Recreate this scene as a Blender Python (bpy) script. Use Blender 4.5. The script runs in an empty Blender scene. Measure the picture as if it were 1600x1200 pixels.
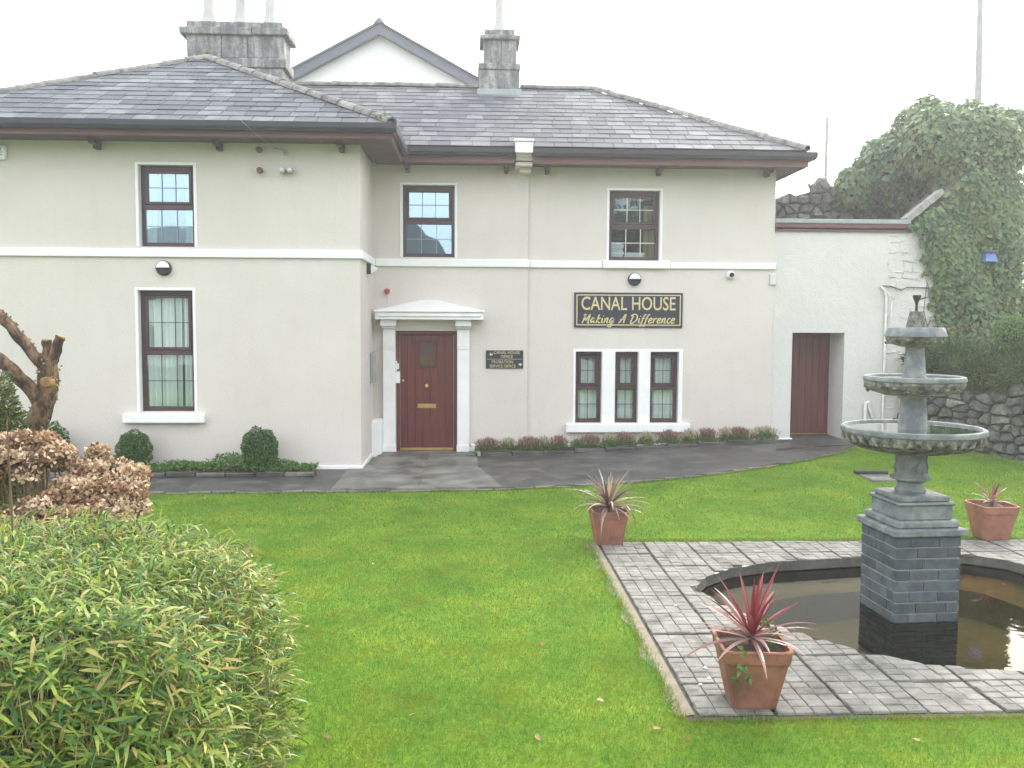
import bpy, math, random
import numpy as np
from mathutils import Vector, Matrix
R = math.radians
random.seed(7); rng = np.random.default_rng(7)
scene = bpy.context.scene
COL = scene.collection

# ------------------------------------------------------------------ camera
cam_d = bpy.data.cameras.new('camera'); cam = bpy.data.objects.new('camera', cam_d); COL.objects.link(cam)
cam_d.sensor_width = 36; cam_d.lens = 31.5; cam_d.clip_start = .05; cam_d.clip_end = 3000
_yaw, _pit, _roll = R(2.6), math.atan(95/1400), .005
_f = Vector((math.sin(_yaw)*math.cos(_pit), math.cos(_yaw)*math.cos(_pit), -math.sin(_pit)))
_r = Vector((math.cos(_yaw), -math.sin(_yaw), 0)); _u = _r.cross(_f)
_R = _r*math.cos(_roll)+_u*math.sin(_roll); _U = _u*math.cos(_roll)-_r*math.sin(_roll)
cam.matrix_world = Matrix(((_R.x,_U.x,-_f.x,0),(_R.y,_U.y,-_f.y,0),(_R.z,_U.z,-_f.z,2.25),(0,0,0,1)))
scene.camera = cam

# ------------------------------------------------------------------ sky, sun, exposure
SUN_EL, SUN_AZ = R(35), R(34)          # azimuth measured from +Y towards +X: hazy sun high behind the ivy
world = bpy.data.worlds.new('World'); scene.world = world; world.use_nodes = True
wn, wl = world.node_tree.nodes, world.node_tree.links
bg = wn['Background']; bg.inputs['Strength'].default_value = .12
sky = wn.new('ShaderNodeTexSky'); sky.sky_type = 'NISHITA'; sky.sun_disc = False
sky.sun_elevation = SUN_EL; sky.sun_rotation = SUN_AZ; sky.dust_density = 6; sky.air_density = 1
mx = wn.new('ShaderNodeMix'); mx.data_type = 'RGBA'; mx.inputs[0].default_value = .56
wl.new(sky.outputs[0], mx.inputs[6]); mx.inputs[7].default_value = (13.0, 13.3, 13.8, 1)   # even cloud veil
wl.new(mx.outputs[2], bg.inputs['Color'])
sun_d = bpy.data.lights.new('sun', 'SUN'); sun_d.energy = 1.3; sun_d.angle = R(14); sun_d.color = (1, .95, .87)
sun = bpy.data.objects.new('sun', sun_d); COL.objects.link(sun)
sd = Vector((math.sin(SUN_AZ)*math.cos(SUN_EL), math.cos(SUN_AZ)*math.cos(SUN_EL), math.sin(SUN_EL)))
sun.rotation_euler = sd.to_track_quat('Z', 'Y').to_euler(); sun.location = (10, 10, 30)
scene.view_settings.view_transform = 'Standard'; scene.view_settings.look = 'None'
scene.view_settings.gamma = 1; scene.view_settings.use_curve_mapping = False
scene.view_settings.exposure = 1.45

HAZE = .0034
# ------------------------------------------------------------------ helpers: materials
def ramp(nt, stops):
    n = nt.nodes.new('ShaderNodeValToRGB'); e = n.color_ramp.elements
    while len(e) < len(stops): e.new(.5)
    for i, (p, c) in enumerate(stops): e[i].position = p; e[i].color = (*c, 1)
    return n
def noise(nt, scale, detail=4, rough=.6, vec=None):
    n = nt.nodes.new('ShaderNodeTexNoise'); n.inputs['Scale'].default_value = scale
    n.inputs['Detail'].default_value = detail; n.inputs['Roughness'].default_value = rough
    if vec is not None: nt.links.new(vec, n.inputs['Vector'])
    return n
def position(nt, sc=(1,1,1)):
    g = nt.nodes.new('ShaderNodeNewGeometry')
    if sc == (1,1,1): return g.outputs['Position']
    m = nt.nodes.new('ShaderNodeVectorMath'); m.operation = 'MULTIPLY'; m.inputs[1].default_value = sc
    nt.links.new(g.outputs['Position'], m.inputs[0]); return m.outputs[0]
def mathn(nt, op, a, b=None, clamp=False):
    m = nt.nodes.new('ShaderNodeMath'); m.operation = op; m.use_clamp = clamp
    for i, v in enumerate((a, b)):
        if v is None: continue
        if isinstance(v, (int, float)): m.inputs[i].default_value = v
        else: nt.links.new(v, m.inputs[i])
    return m.outputs[0]
def mixc(nt, fac, a, b, mode='MIX'):
    m = nt.nodes.new('ShaderNodeMix'); m.data_type = 'RGBA'; m.blend_type = mode
    for k, v in ((0, fac), (6, a), (7, b)):
        if isinstance(v, (int, float)): m.inputs[k].default_value = v
        elif isinstance(v, tuple): m.inputs[k].default_value = (*v, 1)
        else: nt.links.new(v, m.inputs[k])
    return m.outputs[2]
def newmat(name):
    m = bpy.data.materials.new(name); m.use_nodes = True
    return m, m.node_tree, m.node_tree.nodes['Principled BSDF']
def bump(nt, p, h, strength, dist=.01):
    b = nt.nodes.new('ShaderNodeBump'); b.inputs['Strength'].default_value = strength; b.inputs['Distance'].default_value = dist
    nt.links.new(h, b.inputs['Height']); nt.links.new(b.outputs[0], p.inputs['Normal'])
def mat(name, c1, c2=None, rough=.7, scale=3, bscale=40, bstr=.3, bdist=.01, spec=.4, metal=0, stretch=(1,1,1), lo=.35, hi=.65, rnd=0):
    """two-tone procedural material; rnd: tint change from piece to piece"""
    m, nt, p = newmat(name); c2 = c2 or c1
    vec = position(nt, stretch)
    n = noise(nt, scale, 6, .65, vec); r = ramp(nt, [(lo, c1), (hi, c2)]); nt.links.new(n.outputs[0], r.inputs[0])
    col = r.outputs[0]
    if rnd:
        oi = nt.nodes.new('ShaderNodeObjectInfo'); g = nt.nodes.new('ShaderNodeNewGeometry')
        f = mathn(nt, 'FRACT', mathn(nt, 'ADD', oi.outputs['Random'], g.outputs['Random Per Island']))
        k = mathn(nt, 'ADD', mathn(nt, 'MULTIPLY', f, 2*rnd), 1-rnd)
        col = mixc(nt, 1.0, col, k, 'MULTIPLY')
        nt.links.new(k, nt.nodes[-1].inputs[7])
    nt.links.new(col, p.inputs['Base Color'])
    p.inputs['Roughness'].default_value = rough; p.inputs['Metallic'].default_value = metal
    p.inputs['Specular IOR Level'].default_value = spec
    if bstr: bump(nt, p, noise(nt, bscale, 5, .7, vec).outputs[0], bstr, bdist)
    return m
def leafmat(name, stops, rough=.45, trans=.3, patch=0, pscale=1.5, pcol=(.2,.2,.02)):
    m, nt, p = newmat(name)
    a = nt.nodes.new('ShaderNodeAttribute'); a.attribute_name = 'rnd'; oi = nt.nodes.new('ShaderNodeObjectInfo')
    f = mathn(nt, 'FRACT', mathn(nt, 'ADD', a.outputs['Fac'], oi.outputs['Random']))
    r = ramp(nt, stops); nt.links.new(f, r.inputs[0]); col = r.outputs[0]
    if patch:
        n = noise(nt, pscale, 3, .6, position(nt)); k = ramp(nt, [(.45, (0,0,0)), (.62, (patch,)*3)]); nt.links.new(n.outputs[0], k.inputs[0])
        col = mixc(nt, k.outputs[0], col, pcol)
    nt.links.new(col, p.inputs['Base Color']); p.inputs['Roughness'].default_value = rough; p.inputs['Specular IOR Level'].default_value = .35
    t = nt.nodes.new('ShaderNodeBsdfTranslucent'); nt.links.new(col, t.inputs['Color'])
    s = nt.nodes.new('ShaderNodeMixShader'); s.inputs[0].default_value = trans
    nt.links.new(p.outputs[0], s.inputs[1]); nt.links.new(t.outputs[0], s.inputs[2])
    nt.links.new(s.outputs[0], nt.nodes['Material Output'].inputs['Surface'])
    return m

# ------------------------------------------------------------------ helpers: meshes and objects
class MB:
    def __init__(s): s.v = []; s.f = []
    def add(s, vs, fs):
        o = len(s.v); s.v += [tuple(v) for v in vs]; s.f += [tuple(i+o for i in f) for f in fs]; return s
    def box(s, x0, x1, y0, y1, z0, z1):
        return s.add([(x,y,z) for z in (z0,z1) for x,y in ((x0,y0),(x1,y0),(x1,y1),(x0,y1))],
              [(3,2,1,0),(4,5,6,7),(0,1,5,4),(1,2,6,5),(2,3,7,6),(3,0,4,7)])
    def cbox(s, x0, x1, y0, y1, z0, z1, b=.01):
        """box with chamfered edges"""
        V = []; idx = {}
        for ax in range(3):
            for sx in (0,1):
                for sy in (0,1):
                    for sz in (0,1):
                        c = [x0+b if not sx else x1-b, y0+b if not sy else y1-b, z0+b if not sz else z1-b]
                        c[ax] = ((x0,x1)[sx], (y0,y1)[sy], (z0,z1)[sz])[ax]
                        idx[(ax,sx,sy,sz)] = len(V); V.append(tuple(c))
        F = []
        for ax in range(3):
            o = [a for a in range(3) if a != ax]
            for sd_ in (0,1):
                q = []
                for a, b_ in ((0,0),(1,0),(1,1),(0,1)):
                    k = [0,0,0]; k[ax] = sd_; k[o[0]] = a; k[o[1]] = b_; q.append(idx[(ax,*k)])
                F.append(tuple(q))
        for ax in range(3):
            o = [a for a in range(3) if a != ax]
            for a in (0,1):
                for b_ in (0,1):
                    q = []
                    for (fax, e) in ((o[0],0),(o[0],1),(o[1],1),(o[1],0)):
                        k = [0,0,0]; k[ax] = e; k[o[0]] = a; k[o[1]] = b_; q.append(idx[(fax,*k)])
                    F.append(tuple(q))
        for sx in (0,1):
            for sy in (0,1):
                for sz in (0,1): F.append(tuple(idx[(ax,sx,sy,sz)] for ax in range(3)))
        return s.add(V, F)
    def tube(s, pts, rad, n=8, caps=True):
        P = [Vector(p) for p in pts]; rad = rad if isinstance(rad, (list, tuple)) else [rad]*len(P)
        V = []; F = []; up = None
        for i, p in enumerate(P):
            d = (P[min(i+1, len(P)-1)]-P[max(i-1, 0)]).normalized()
            if up is None: up = d.orthogonal().normalized()
            up = (up-d*up.dot(d)).normalized(); w = d.cross(up)
            for k in range(n):
                a = 2*math.pi*k/n; V.append(p+(up*math.cos(a)+w*math.sin(a))*rad[i])
        for i in range(len(P)-1):
            for k in range(n): F.append((i*n+k, i*n+(k+1)%n, (i+1)*n+(k+1)%n, (i+1)*n+k))
        if caps: F += [tuple(range(n))[::-1], tuple(range((len(P)-1)*n, len(P)*n))]
        return s.add(V, F)
    def lathe(s, prof, c=(0,0,0), n=48, axis='z', wob=0):
        V = []; F = []
        for i, (r, z) in enumerate(prof):
            for k in range(n):
                a = 2*math.pi*k/n; rr = r*(1+wob*(random.random()-.5)) if r > .001 else 0
                q = (rr*math.cos(a), rr*math.sin(a), z) if axis == 'z' else (rr*math.cos(a), z, rr*math.sin(a))
                V.append((q[0]+c[0], q[1]+c[1], q[2]+c[2]))
        for i in range(len(prof)-1):
            for k in range(n): F.append((i*n+k, i*n+(k+1)%n, (i+1)*n+(k+1)%n, (i+1)*n+k))
        return s.add(V, F)
    def prism(s, poly, y0, y1):
        """polygon in xz pushed from y0 to y1"""
        n = len(poly)
        return s.add([(x,y0,z) for x,z in poly]+[(x,y1,z) for x,z in poly],
            [tuple(range(n)), tuple(range(2*n-1, n-1, -1))]+[(i,i+n,(i+1)%n+n,(i+1)%n) for i in range(n)])
    def slab(s, poly, z0, z1):
        n = len(poly)
        return s.add([(x,y,z0) for x,y in poly]+[(x,y,z1) for x,y in poly],
            [tuple(range(n))[::-1], tuple(range(n, 2*n))]+[(i,(i+1)%n,(i+1)%n+n,i+n) for i in range(n)])
    def rot(s, a, c=(0,0)):
        ca, sa = math.cos(a), math.sin(a)
        s.v = [(c[0]+(x-c[0])*ca-(y-c[1])*sa, c[1]+(x-c[0])*sa+(y-c[1])*ca, z) for x,y,z in s.v]; return s
    def jitter(s, a):
        s.v = [(x+random.uniform(-a,a), y+random.uniform(-a,a), z+random.uniform(-a,a)) for x,y,z in s.v]; return s
WL = {}
def props(o, label=None, cat=None, group=None, kind=None):
    if label: o['label'] = label
    if cat: o['category'] = cat
    if group: o['group'] = group
    if kind: o['kind'] = kind
    return o
def place(o, loc, parent=None):
    """loc in world metres; the parent keeps no rotation when parts are added"""
    COL.objects.link(o); WL[o.name] = Vector(loc)
    if parent: o.parent = parent; o.location = Vector(loc)-WL[parent.name]
    else: o.location = loc
    return o
def thing(name, loc, label, cat, group=None):
    o = bpy.data.objects.new(name, None); o.empty_display_size = .1
    place(o, loc); return props(o, label, cat, group)
def obj_from(name, me, m, parent, smooth, kind, origin):
    if m is not None and not me.materials: me.materials.append(m)
    if smooth:
        me.polygons.foreach_set('use_smooth', [True]*len(me.polygons))
    o = bpy.data.objects.new(name, me); place(o, origin, parent)
    if kind: o['kind'] = kind
    return o
def part(name, mb, m, parent=None, smooth=False, kind=None, origin=None):
    V = np.array(mb.v, dtype=float)
    c = np.array(origin) if origin is not None else (V.min(0)+V.max(0))/2
    me = bpy.data.meshes.new(name); me.from_pydata((V-c).tolist(), [], mb.f); me.validate(); me.update()
    o = obj_from(name, me, m, parent, smooth, kind, c)
    if smooth: 
        try: me.set_sharp_from_angle(angle=R(40))
        except Exception: pass
    return o
def tpart(name, mb, m, label, cat, group=None, **k):
    V = np.array(mb.v); o = part(name, mb, m, None, origin=((V[:,0].min()+V[:,0].max())/2, (V[:,1].min()+V[:,1].max())/2, V[:,2].min()), **k)
    return props(o, label, cat, group)
def copy_tree(o, parent=None, dl=None):
    c = o.copy(); COL.objects.link(c)
    if parent: c.parent = parent
    for ch in list(o.children): copy_tree(ch, c)
    return c
LEAF = {
 'bamboo': ([(0,0,0),(.25,.42,.05),(.25,-.42,.05),(.65,.4,.03),(.65,-.4,.03),(1,0,-.12)], [(0,2,1),(1,2,4,3),(3,4,5)]),
 'ivy': ([(0,0,0),(.15,.5,.08),(.6,.34,.05),(1,0,-.05),(.6,-.34,.05),(.15,-.5,.08)], [(0,3,2,1),(0,5,4,3)]),
 'small': ([(0,0,0),(.45,.5,.05),(1,0,0),(.45,-.5,.05)], [(0,3,2,1)]),
 'blade': ([(0,.5,0),(0,-.5,0),(1,0,0)], [(0,1,2)]),
}
def unit(a): return a/np.maximum(np.linalg.norm(a, axis=1, keepdims=True), 1e-9)
def leaves(name, P, A, N, L, W, kind, m, parent=None, rnd=None, stuff=True):
    """many leaves as one mesh: points P, long axis A, facing N, lengths L, widths W"""
    T, F = LEAF[kind]; T = np.array(T); n = len(P); k = len(T)
    A = unit(A); S = unit(np.cross(N, A)); U = np.cross(A, S)
    L = np.broadcast_to(L, n)[:,None,None]; W = np.broadcast_to(W, n)[:,None,None]
    V = P[:,None,:]+A[:,None,:]*T[None,:,0:1]*L+S[:,None,:]*T[None,:,1:2]*W+U[:,None,:]*T[None,:,2:3]*L
    V = V.reshape(-1,3); org = V.mean(0); org[2] = V[:,2].min(); V = V-org
    tot = np.array([len(f) for f in F]*n, dtype=np.int32)
    base = np.concatenate([np.array(f) for f in F]); lp = (np.arange(n)[:,None]*k+base[None,:]).reshape(-1).astype(np.int32)
    st = np.concatenate(([0], np.cumsum(tot)[:-1])).astype(np.int32)
    me = bpy.data.meshes.new(name); me.vertices.add(n*k); me.vertices.foreach_set('co', V.astype(np.float32).ravel())
    me.loops.add(len(lp)); me.loops.foreach_set('vertex_index', lp); me.polygons.add(len(tot))
    me.polygons.foreach_set('loop_start', st); me.polygons.foreach_set('loop_total', tot)
    me.update(calc_edges=True)
    r = rng.random(n) if rnd is None else rnd
    a = me.attributes.new('rnd', 'FLOAT', 'POINT'); a.data.foreach_set('value', np.repeat(r, k).astype(np.float32))
    return obj_from(name, me, m, parent, False, 'stuff' if stuff else None, org)
def rdir(n):
    d = rng.normal(size=(n,3)); return unit(d)
def ell_points(n, ells, shell=.75):
    """points near the skins of a union of ellipsoids, with outward normals; hidden inner ones dropped"""
    ar = np.array([(e[3]*e[4]*e[5])**.667 for e in ells]); ar = ar/ar.sum(); P = []; N = []
    for e, w in zip(ells, ar):
        d = rdir(int(n*w)); c = np.array(e[:3]); r = np.array(e[3:6])
        s = shell+(1.04-shell)*rng.random((len(d),1))**.6
        lump = 1+.10*np.sin(d[:,:1]*7+c[0])*np.sin(d[:,2:]*6+c[1]*3)
        p = c+d*r*s*lump; keep = np.ones(len(p), bool)
        for e2 in ells:
            if e2 is e: continue
            q = (p-np.array(e2[:3]))/np.array(e2[3:6]); keep &= (q**2).sum(1) > (shell*.85)**2
        P.append(p[keep]); N.append(unit(d/r)[keep])
    return np.concatenate(P), np.concatenate(N)
def mapped(n, box=None): pass

# ------------------------------------------------------------------ materials
M = {}
def wallmat(name, c1, c2, bs=.45, big=.5):
    m, nt, p = newmat(name); v = position(nt)
    n1 = noise(nt, .7, 5, .6, v); r1 = ramp(nt, [(.35, c1), (.7, c2)]); nt.links.new(n1.outputs[0], r1.inputs[0])
    n3 = noise(nt, 2.2, 6, .7, position(nt, (2.5,2.5,.25))); r3 = ramp(nt, [(.5, (1,1,1)), (.85, (.96,.95,.935))]); nt.links.new(n3.outputs[0], r3.inputs[0])
    c = mixc(nt, 1.0, r1.outputs[0], r3.outputs[0], 'MULTIPLY')
    n2 = noise(nt, 95, 2, .5, v); r2 = ramp(nt, [(.35, (.9,.9,.9)), (.6, (1,1,1))]); nt.links.new(n2.outputs[0], r2.inputs[0])
    nt.links.new(mixc(nt, 1.0, c, r2.outputs[0], 'MULTIPLY'), p.inputs['Base Color'])
    vo = nt.nodes.new('ShaderNodeTexVoronoi'); vo.inputs['Scale'].default_value = 55; nt.links.new(v, vo.inputs['Vector'])
    h = mathn(nt, 'ADD', mathn(nt, 'MULTIPLY', vo.outputs['Distance'], .8), mathn(nt, 'MULTIPLY', noise(nt, 6, 5, .6, v).outputs[0], big))
    bump(nt, p, h, bs, .008); p.inputs['Roughness'].default_value = .9; p.inputs['Specular IOR Level'].default_value = .2
    return m
M['render'] = wallmat('beige_render', (.62,.572,.522), (.67,.622,.57))
M['annex'] = wallmat('pale_render', (.60,.588,.555), (.66,.645,.61), .6, 3)
M['pstone'] = wallmat('painted_stone', (.60,.588,.555), (.68,.665,.63), .7, 6)
M['white'] = mat('white_paint', (.82,.82,.81), (.76,.76,.74), .55, 5, 30, .12, .006, .4)
M['dwhite'] = mat('dusty_white_paint', (.78,.78,.76), (.62,.61,.57), .6, 9, 30, .2)
M['frame'] = mat('dark_brown_upvc', (.052,.026,.031), (.068,.034,.040), .4, 3, 60, .05, .002, .5)
M['gutter'] = mat('black_gutter', (.008,.012,.018), (.014,.018,.026), .5, 4, 30, .05, .002, .5)
M['fascia'] = mat('maroon_fascia', (.165,.080,.072), (.12,.060,.055), .6, 4, 20, .15, .004, .4, stretch=(.4,1,4))
M['fascia2'] = mat('maroon_annex_fascia', (.155,.066,.066), (.125,.055,.056), .6, 4, 20, .15, .004, .4)
M['soffit'] = mat('brown_soffit', (.10,.062,.055), (.07,.045,.04), .7)
M['door'] = mat('mahogany_boards', (.165,.032,.024), (.085,.018,.015), .38, 2.2, 30, .15, .002, .5, stretch=(9,9,.5), rnd=.10)
M['door2'] = mat('red_brown_boards', (.15,.04,.035), (.10,.028,.027), .5, 2.2, 30, .15, .002, .4, stretch=(9,9,.5), rnd=.12)
M['brass'] = mat('brass', (.75,.55,.22), (.6,.42,.16), .3, 10, 40, .05, .001, .5, metal=.9)
M['steel'] = mat('galvanised_steel', (.42,.44,.42), (.33,.36,.33), .4, 6, 40, .05, .001, .5, metal=.7)
M['blackp'] = mat('black_plastic', (.02,.02,.022), (.035,.035,.038), .4)
M['redp'] = mat('red_plastic', (.42,.035,.05), (.38,.03,.045), .3)
M['bluep'] = mat('blue_plastic', (.10,.19,.42), (.13,.23,.48), .5)
M['navy'] = mat('navy_sign_face', (.020,.028,.042), (.026,.034,.05), .35, 3, 30, 0)
M['gold'] = mat('gold_paint', (.62,.53,.27), (.56,.47,.24), .45, 8, 30, 0)
M['ink'] = mat('grey_print', (.14,.15,.17), (.16,.17,.19), .6, 8, 30, 0)
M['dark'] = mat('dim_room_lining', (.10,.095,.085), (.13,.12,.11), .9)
M['curtain'] = mat('net_curtain', (.84,.87,.82), (.86,.88,.83), .9, 4, 60, .2)
M['glbar'] = mat('grey_glazing_bar', (.30,.34,.40), (.27,.31,.37), .5, 5, 30, 0)
M['tan'] = mat('tan_curtain', (.36,.27,.17), (.30,.22,.14), .9)
M['paper'] = mat('white_paper', (.70,.72,.74), (.6,.62,.66), .8, 30, 60, .2, rnd=.2)
M['terra'] = mat('terracotta', (.36,.155,.098), (.175,.088,.062), .7, 5.5, 50, .2, .004, .3)
M['soil'] = mat('soil', (.045,.032,.022), (.09,.065,.045), .95, 30, 60, .8, .02)
M['path'] = None
M['stoneA'] = mat('pale_fountain_stone', (.125,.145,.145), (.235,.255,.24), .75, 9, 60, .5, .006, .3, lo=.4, hi=.62)
M['stoneB'] = mat('lichen_fountain_stone', (.065,.075,.062), (.25,.255,.21), .85, 14, 45, .9, .012, .2, lo=.4, hi=.6)
M['brick'] = mat('blue_grey_brick', (.048,.064,.070), (.100,.122,.128), .7, 9, 50, .5, .006, .3, rnd=.22)
M['mortar'] = mat('pale_mortar', (.36,.34,.30), (.24,.23,.20), .9, 12, 60, .5)
M['coping'] = mat('lead_grey_coping', (.33,.37,.36), (.26,.30,.29), .6)
M['coping2'] = mat('pale_coping_stone', (.36,.36,.33), (.24,.24,.22), .9, 8, 40, .5)
M['barge'] = mat('slate_grey_bargeboard', (.10,.12,.15), (.12,.14,.17), .6)
M['farwall'] = mat('white_far_wall', (.74,.75,.75), (.70,.72,.72), .9)
M['wood'] = mat('cut_wood', (.36,.23,.09), (.24,.14,.055), .8, 20, 60, .4)
M['pole'] = mat('weathered_pole', (.30,.31,.29), (.24,.25,.24), .8, 4, 20, .3)
M['galv'] = mat('pale_lamp_column', (.20,.22,.22), (.16,.18,.18), .6)
M['pot'] = mat('buff_chimney_pot', (.46,.46,.42), (.36,.37,.35), .8, 5, 30, .3)
# chimney stone with pale streaks
m, nt, p = newmat('streaked_chimney_stone'); v = position(nt)
a = noise(nt, 3, 6, .7, position(nt, (2.2,2.2,.5))); r = ramp(nt, [(.35, (.11,.115,.118)), (.5, (.19,.195,.19)), (.68, (.38,.38,.35))]); nt.links.new(a.outputs[0], r.inputs[0])
b = noise(nt, 14, 5, .7, v); r2 = ramp(nt, [(.4, (.72,.72,.72)), (.6, (1.1,1.1,1.08))]); nt.links.new(b.outputs[0], r2.inputs[0])
nt.links.new(mixc(nt, 1.0, r.outputs[0], r2.outputs[0], 'MULTIPLY'), p.inputs['Base Color']); p.inputs['Roughness'].default_value = .9
bump(nt, p, b.outputs[0], .6, .02); M['chim'] = m
# slates
m, nt, p = newmat('roof_slate'); v = position(nt)
oi = nt.nodes.new('ShaderNodeObjectInfo'); g = nt.nodes.new('ShaderNodeNewGeometry')
f = mathn(nt, 'FRACT', mathn(nt, 'ADD', oi.outputs['Random'], g.outputs['Random Per Island']))
r = ramp(nt, [(0, (.064,.072,.082)), (.55, (.086,.096,.106)), (1, (.108,.119,.128))]); nt.links.new(f, r.inputs[0])
big = noise(nt, 1.5, 5, .65, v); fine = noise(nt, 9, 5, .7, position(nt, (1,1,2)))
k = mathn(nt, 'ADD', mathn(nt, 'MULTIPLY', mathn(nt, 'FRACT', mathn(nt, 'MULTIPLY', f, 7.31)), .42), mathn(nt, 'ADD', mathn(nt, 'MULTIPLY', big.outputs[0], .62), mathn(nt, 'MULTIPLY', fine.outputs[0], .35)))
kr = ramp(nt, [(.74, (0,0,0)), (.92, (.6,.6,.6))]); nt.links.new(k, kr.inputs[0])
nt.links.new(mixc(nt, kr.outputs[0], r.outputs[0], (.21,.225,.222)), p.inputs['Base Color'])
p.inputs['Roughness'].default_value = .72; p.inputs['Specular IOR Level'].default_value = .25; bump(nt, p, fine.outputs[0], .3, .006); M['slate'] = m
M['ridge'] = mat('lichened_ridge_tile', (.10,.098,.095), (.27,.27,.235), .85, 7, 40, .8, .015, .3, rnd=.2)
# rubble stone
def rubble(name, c, moss):
    m, nt, p = newmat(name); v = position(nt)
    oi = nt.nodes.new('ShaderNodeObjectInfo'); r = ramp(nt, c); nt.links.new(oi.outputs['Random'], r.inputs[0])
    n = noise(nt, 11, 7, .75, v); r2 = ramp(nt, [(.38, (.45,.46,.44)), (.5, (.95,.95,.93)), (.68, (1.7,1.68,1.55))]); nt.links.new(n.outputs[0], r2.inputs[0])
    c1 = mixc(nt, 1.0, r.outputs[0], r2.outputs[0], 'MULTIPLY')
    n2 = noise(nt, 3, 4, .7, v); r3 = ramp(nt, [(.5, (0,0,0)), (.66, (moss,)*3)]); nt.links.new(n2.outputs[0], r3.inputs[0])
    nt.links.new(mixc(nt, r3.outputs[0], c1, (.05,.065,.03)), p.inputs['Base Color'])
    p.inputs['Roughness'].default_value = .92; bump(nt, p, n.outputs[0], .8, .02); return m
M['rubble'] = rubble('mossy_rubble', [(0, (.085,.09,.08)), (.6, (.13,.135,.12)), (.85,(.19,.19,.17)), (1, (.32,.31,.28))], .8)
M['rubmortar'] = mat('dark_wall_core', (.055,.06,.05), (.13,.13,.11), .95, 9, 40, .9, .03)
# paving
m, nt, p = newmat('weathered_sett_slab'); v = position(nt)
oi = nt.nodes.new('ShaderNodeObjectInfo'); g = nt.nodes.new('ShaderNodeNewGeometry')
f = mathn(nt, 'FRACT', mathn(nt, 'ADD', oi.outputs['Random'], g.outputs['Random Per Island']))
r = ramp(nt, [(0, (.165,.162,.143)), (1, (.215,.210,.188))]); nt.links.new(f, r.inputs[0])
n = noise(nt, 4, 7, .75, v); r2 = ramp(nt, [(.36, (.48,.49,.45)), (.5, (.95,.95,.93)), (.66, (1.3,1.29,1.24))]); nt.links.new(n.outputs[0], r2.inputs[0])
nt.links.new(mixc(nt, 1.0, r.outputs[0], r2.outputs[0], 'MULTIPLY'), p.inputs['Base Color']); p.inputs['Roughness'].default_value = .8
bump(nt, p, noise(nt, 50, 5, .7, v).outputs[0], .6, .006); M['sett'] = m
M['joint'] = mat('mossy_joint', (.045,.05,.028), (.11,.10,.07), .95, 12, 70, .6)
M['haunch'] = mat('buff_mortar_edge', (.17,.145,.10), (.26,.225,.165), .9, 8, 50, .6)
M['pondwall'] = mat('wet_pond_wall', (.06,.062,.05), (.12,.12,.10), .6, 9, 40, .6)
M['pondfloor'] = mat('silty_pond_floor', (.30,.26,.15), (.19,.17,.095), .9, 1.6, 30, .4)
# path tarmac: dark damp patches
def pathmat(name, c1, c2, c3):
    m, nt, p = newmat(name); v = position(nt)
    n = noise(nt, 1.7, 8, .78, v); r = ramp(nt, [(.38, c1), (.5, c2), (.62, c3)]); nt.links.new(n.outputs[0], r.inputs[0])
    n2 = noise(nt, 60, 3, .6, v); r2 = ramp(nt, [(.3, (.8,.8,.8)), (.7, (1.15,1.15,1.15))]); nt.links.new(n2.outputs[0], r2.inputs[0])
    nt.links.new(mixc(nt, 1.0, r.outputs[0], r2.outputs[0], 'MULTIPLY'), p.inputs['Base Color'])
    rr = ramp(nt, [(.3, (.35,.35,.35)), (.7, (.8,.8,.8))]); nt.links.new(n.outputs[0], rr.inputs[0]); nt.links.new(rr.outputs[0], p.inputs['Roughness'])
    bump(nt, p, n2.outputs[0], .35, .005); return m
M['path'] = pathmat('damp_dark_concrete', (.030,.029,.027), (.062,.060,.055), (.115,.110,.10))
M['pathl'] = pathmat('green_stained_concrete', (.060,.062,.050), (.135,.132,.112), (.23,.225,.195))
# lawn
m, nt, p = newmat('mossy_lawn_ground'); v = position(nt)
n = noise(nt, 1.1, 7, .75, v); r = ramp(nt, [(.34, (.058,.135,.012)), (.5, (.110,.205,.018)), (.66, (.18,.255,.026))]); nt.links.new(n.outputs[0], r.inputs[0])
n2 = noise(nt, 28, 5, .75, v); r2 = ramp(nt, [(.3, (.6,.6,.6)), (.65, (1.2,1.2,1.2))]); nt.links.new(n2.outputs[0], r2.inputs[0])
nt.links.new(mixc(nt, 1.0, r.outputs[0], r2.outputs[0], 'MULTIPLY'), p.inputs['Base Color']); p.inputs['Roughness'].default_value = .9
p.inputs['Specular IOR Level'].default_value = .1; bump(nt, p, n2.outputs[0], .7, .02); M['lawn'] = m
M['blade'] = leafmat('grass_blade', [(0, (.065,.185,.024)), (.4, (.115,.265,.034)), (.8, (.19,.32,.044)), (1, (.33,.33,.09))], .6, .35, .75, 2.6, (.235,.25,.03))
M['bamboo'] = leafmat('bamboo_leaf', [(0, (.045,.115,.028)), (.3, (.10,.20,.035)), (.55, (.20,.30,.045)), (.8, (.35,.42,.07)), (.93, (.40,.35,.11)), (1, (.38,.27,.10))], .4, .3)
M['cane'] = leafmat('straw_cane', [(0, (.30,.22,.12)), (.5, (.42,.33,.19)), (1, (.22,.20,.08))], .6, .1)
M['ivy'] = leafmat('ivy_leaf', [(0, (.055,.115,.062)), (.45, (.105,.195,.095)), (.8, (.16,.25,.11)), (.95, (.20,.27,.08)), (1, (.32,.31,.06))], .4, .3, .45, 1.1, (.17,.25,.08))
M['twig'] = mat('bare_ivy_twig', (.09,.065,.045), (.14,.10,.07), .9)
M['box'] = leafmat('box_leaf', [(0, (.034,.095,.022)), (.6, (.065,.15,.03)), (1, (.12,.22,.045))], .45, .2)
M['dcore'] = mat('shaded_twig_core', (.018,.028,.012), (.03,.04,.018), .95)
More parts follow.
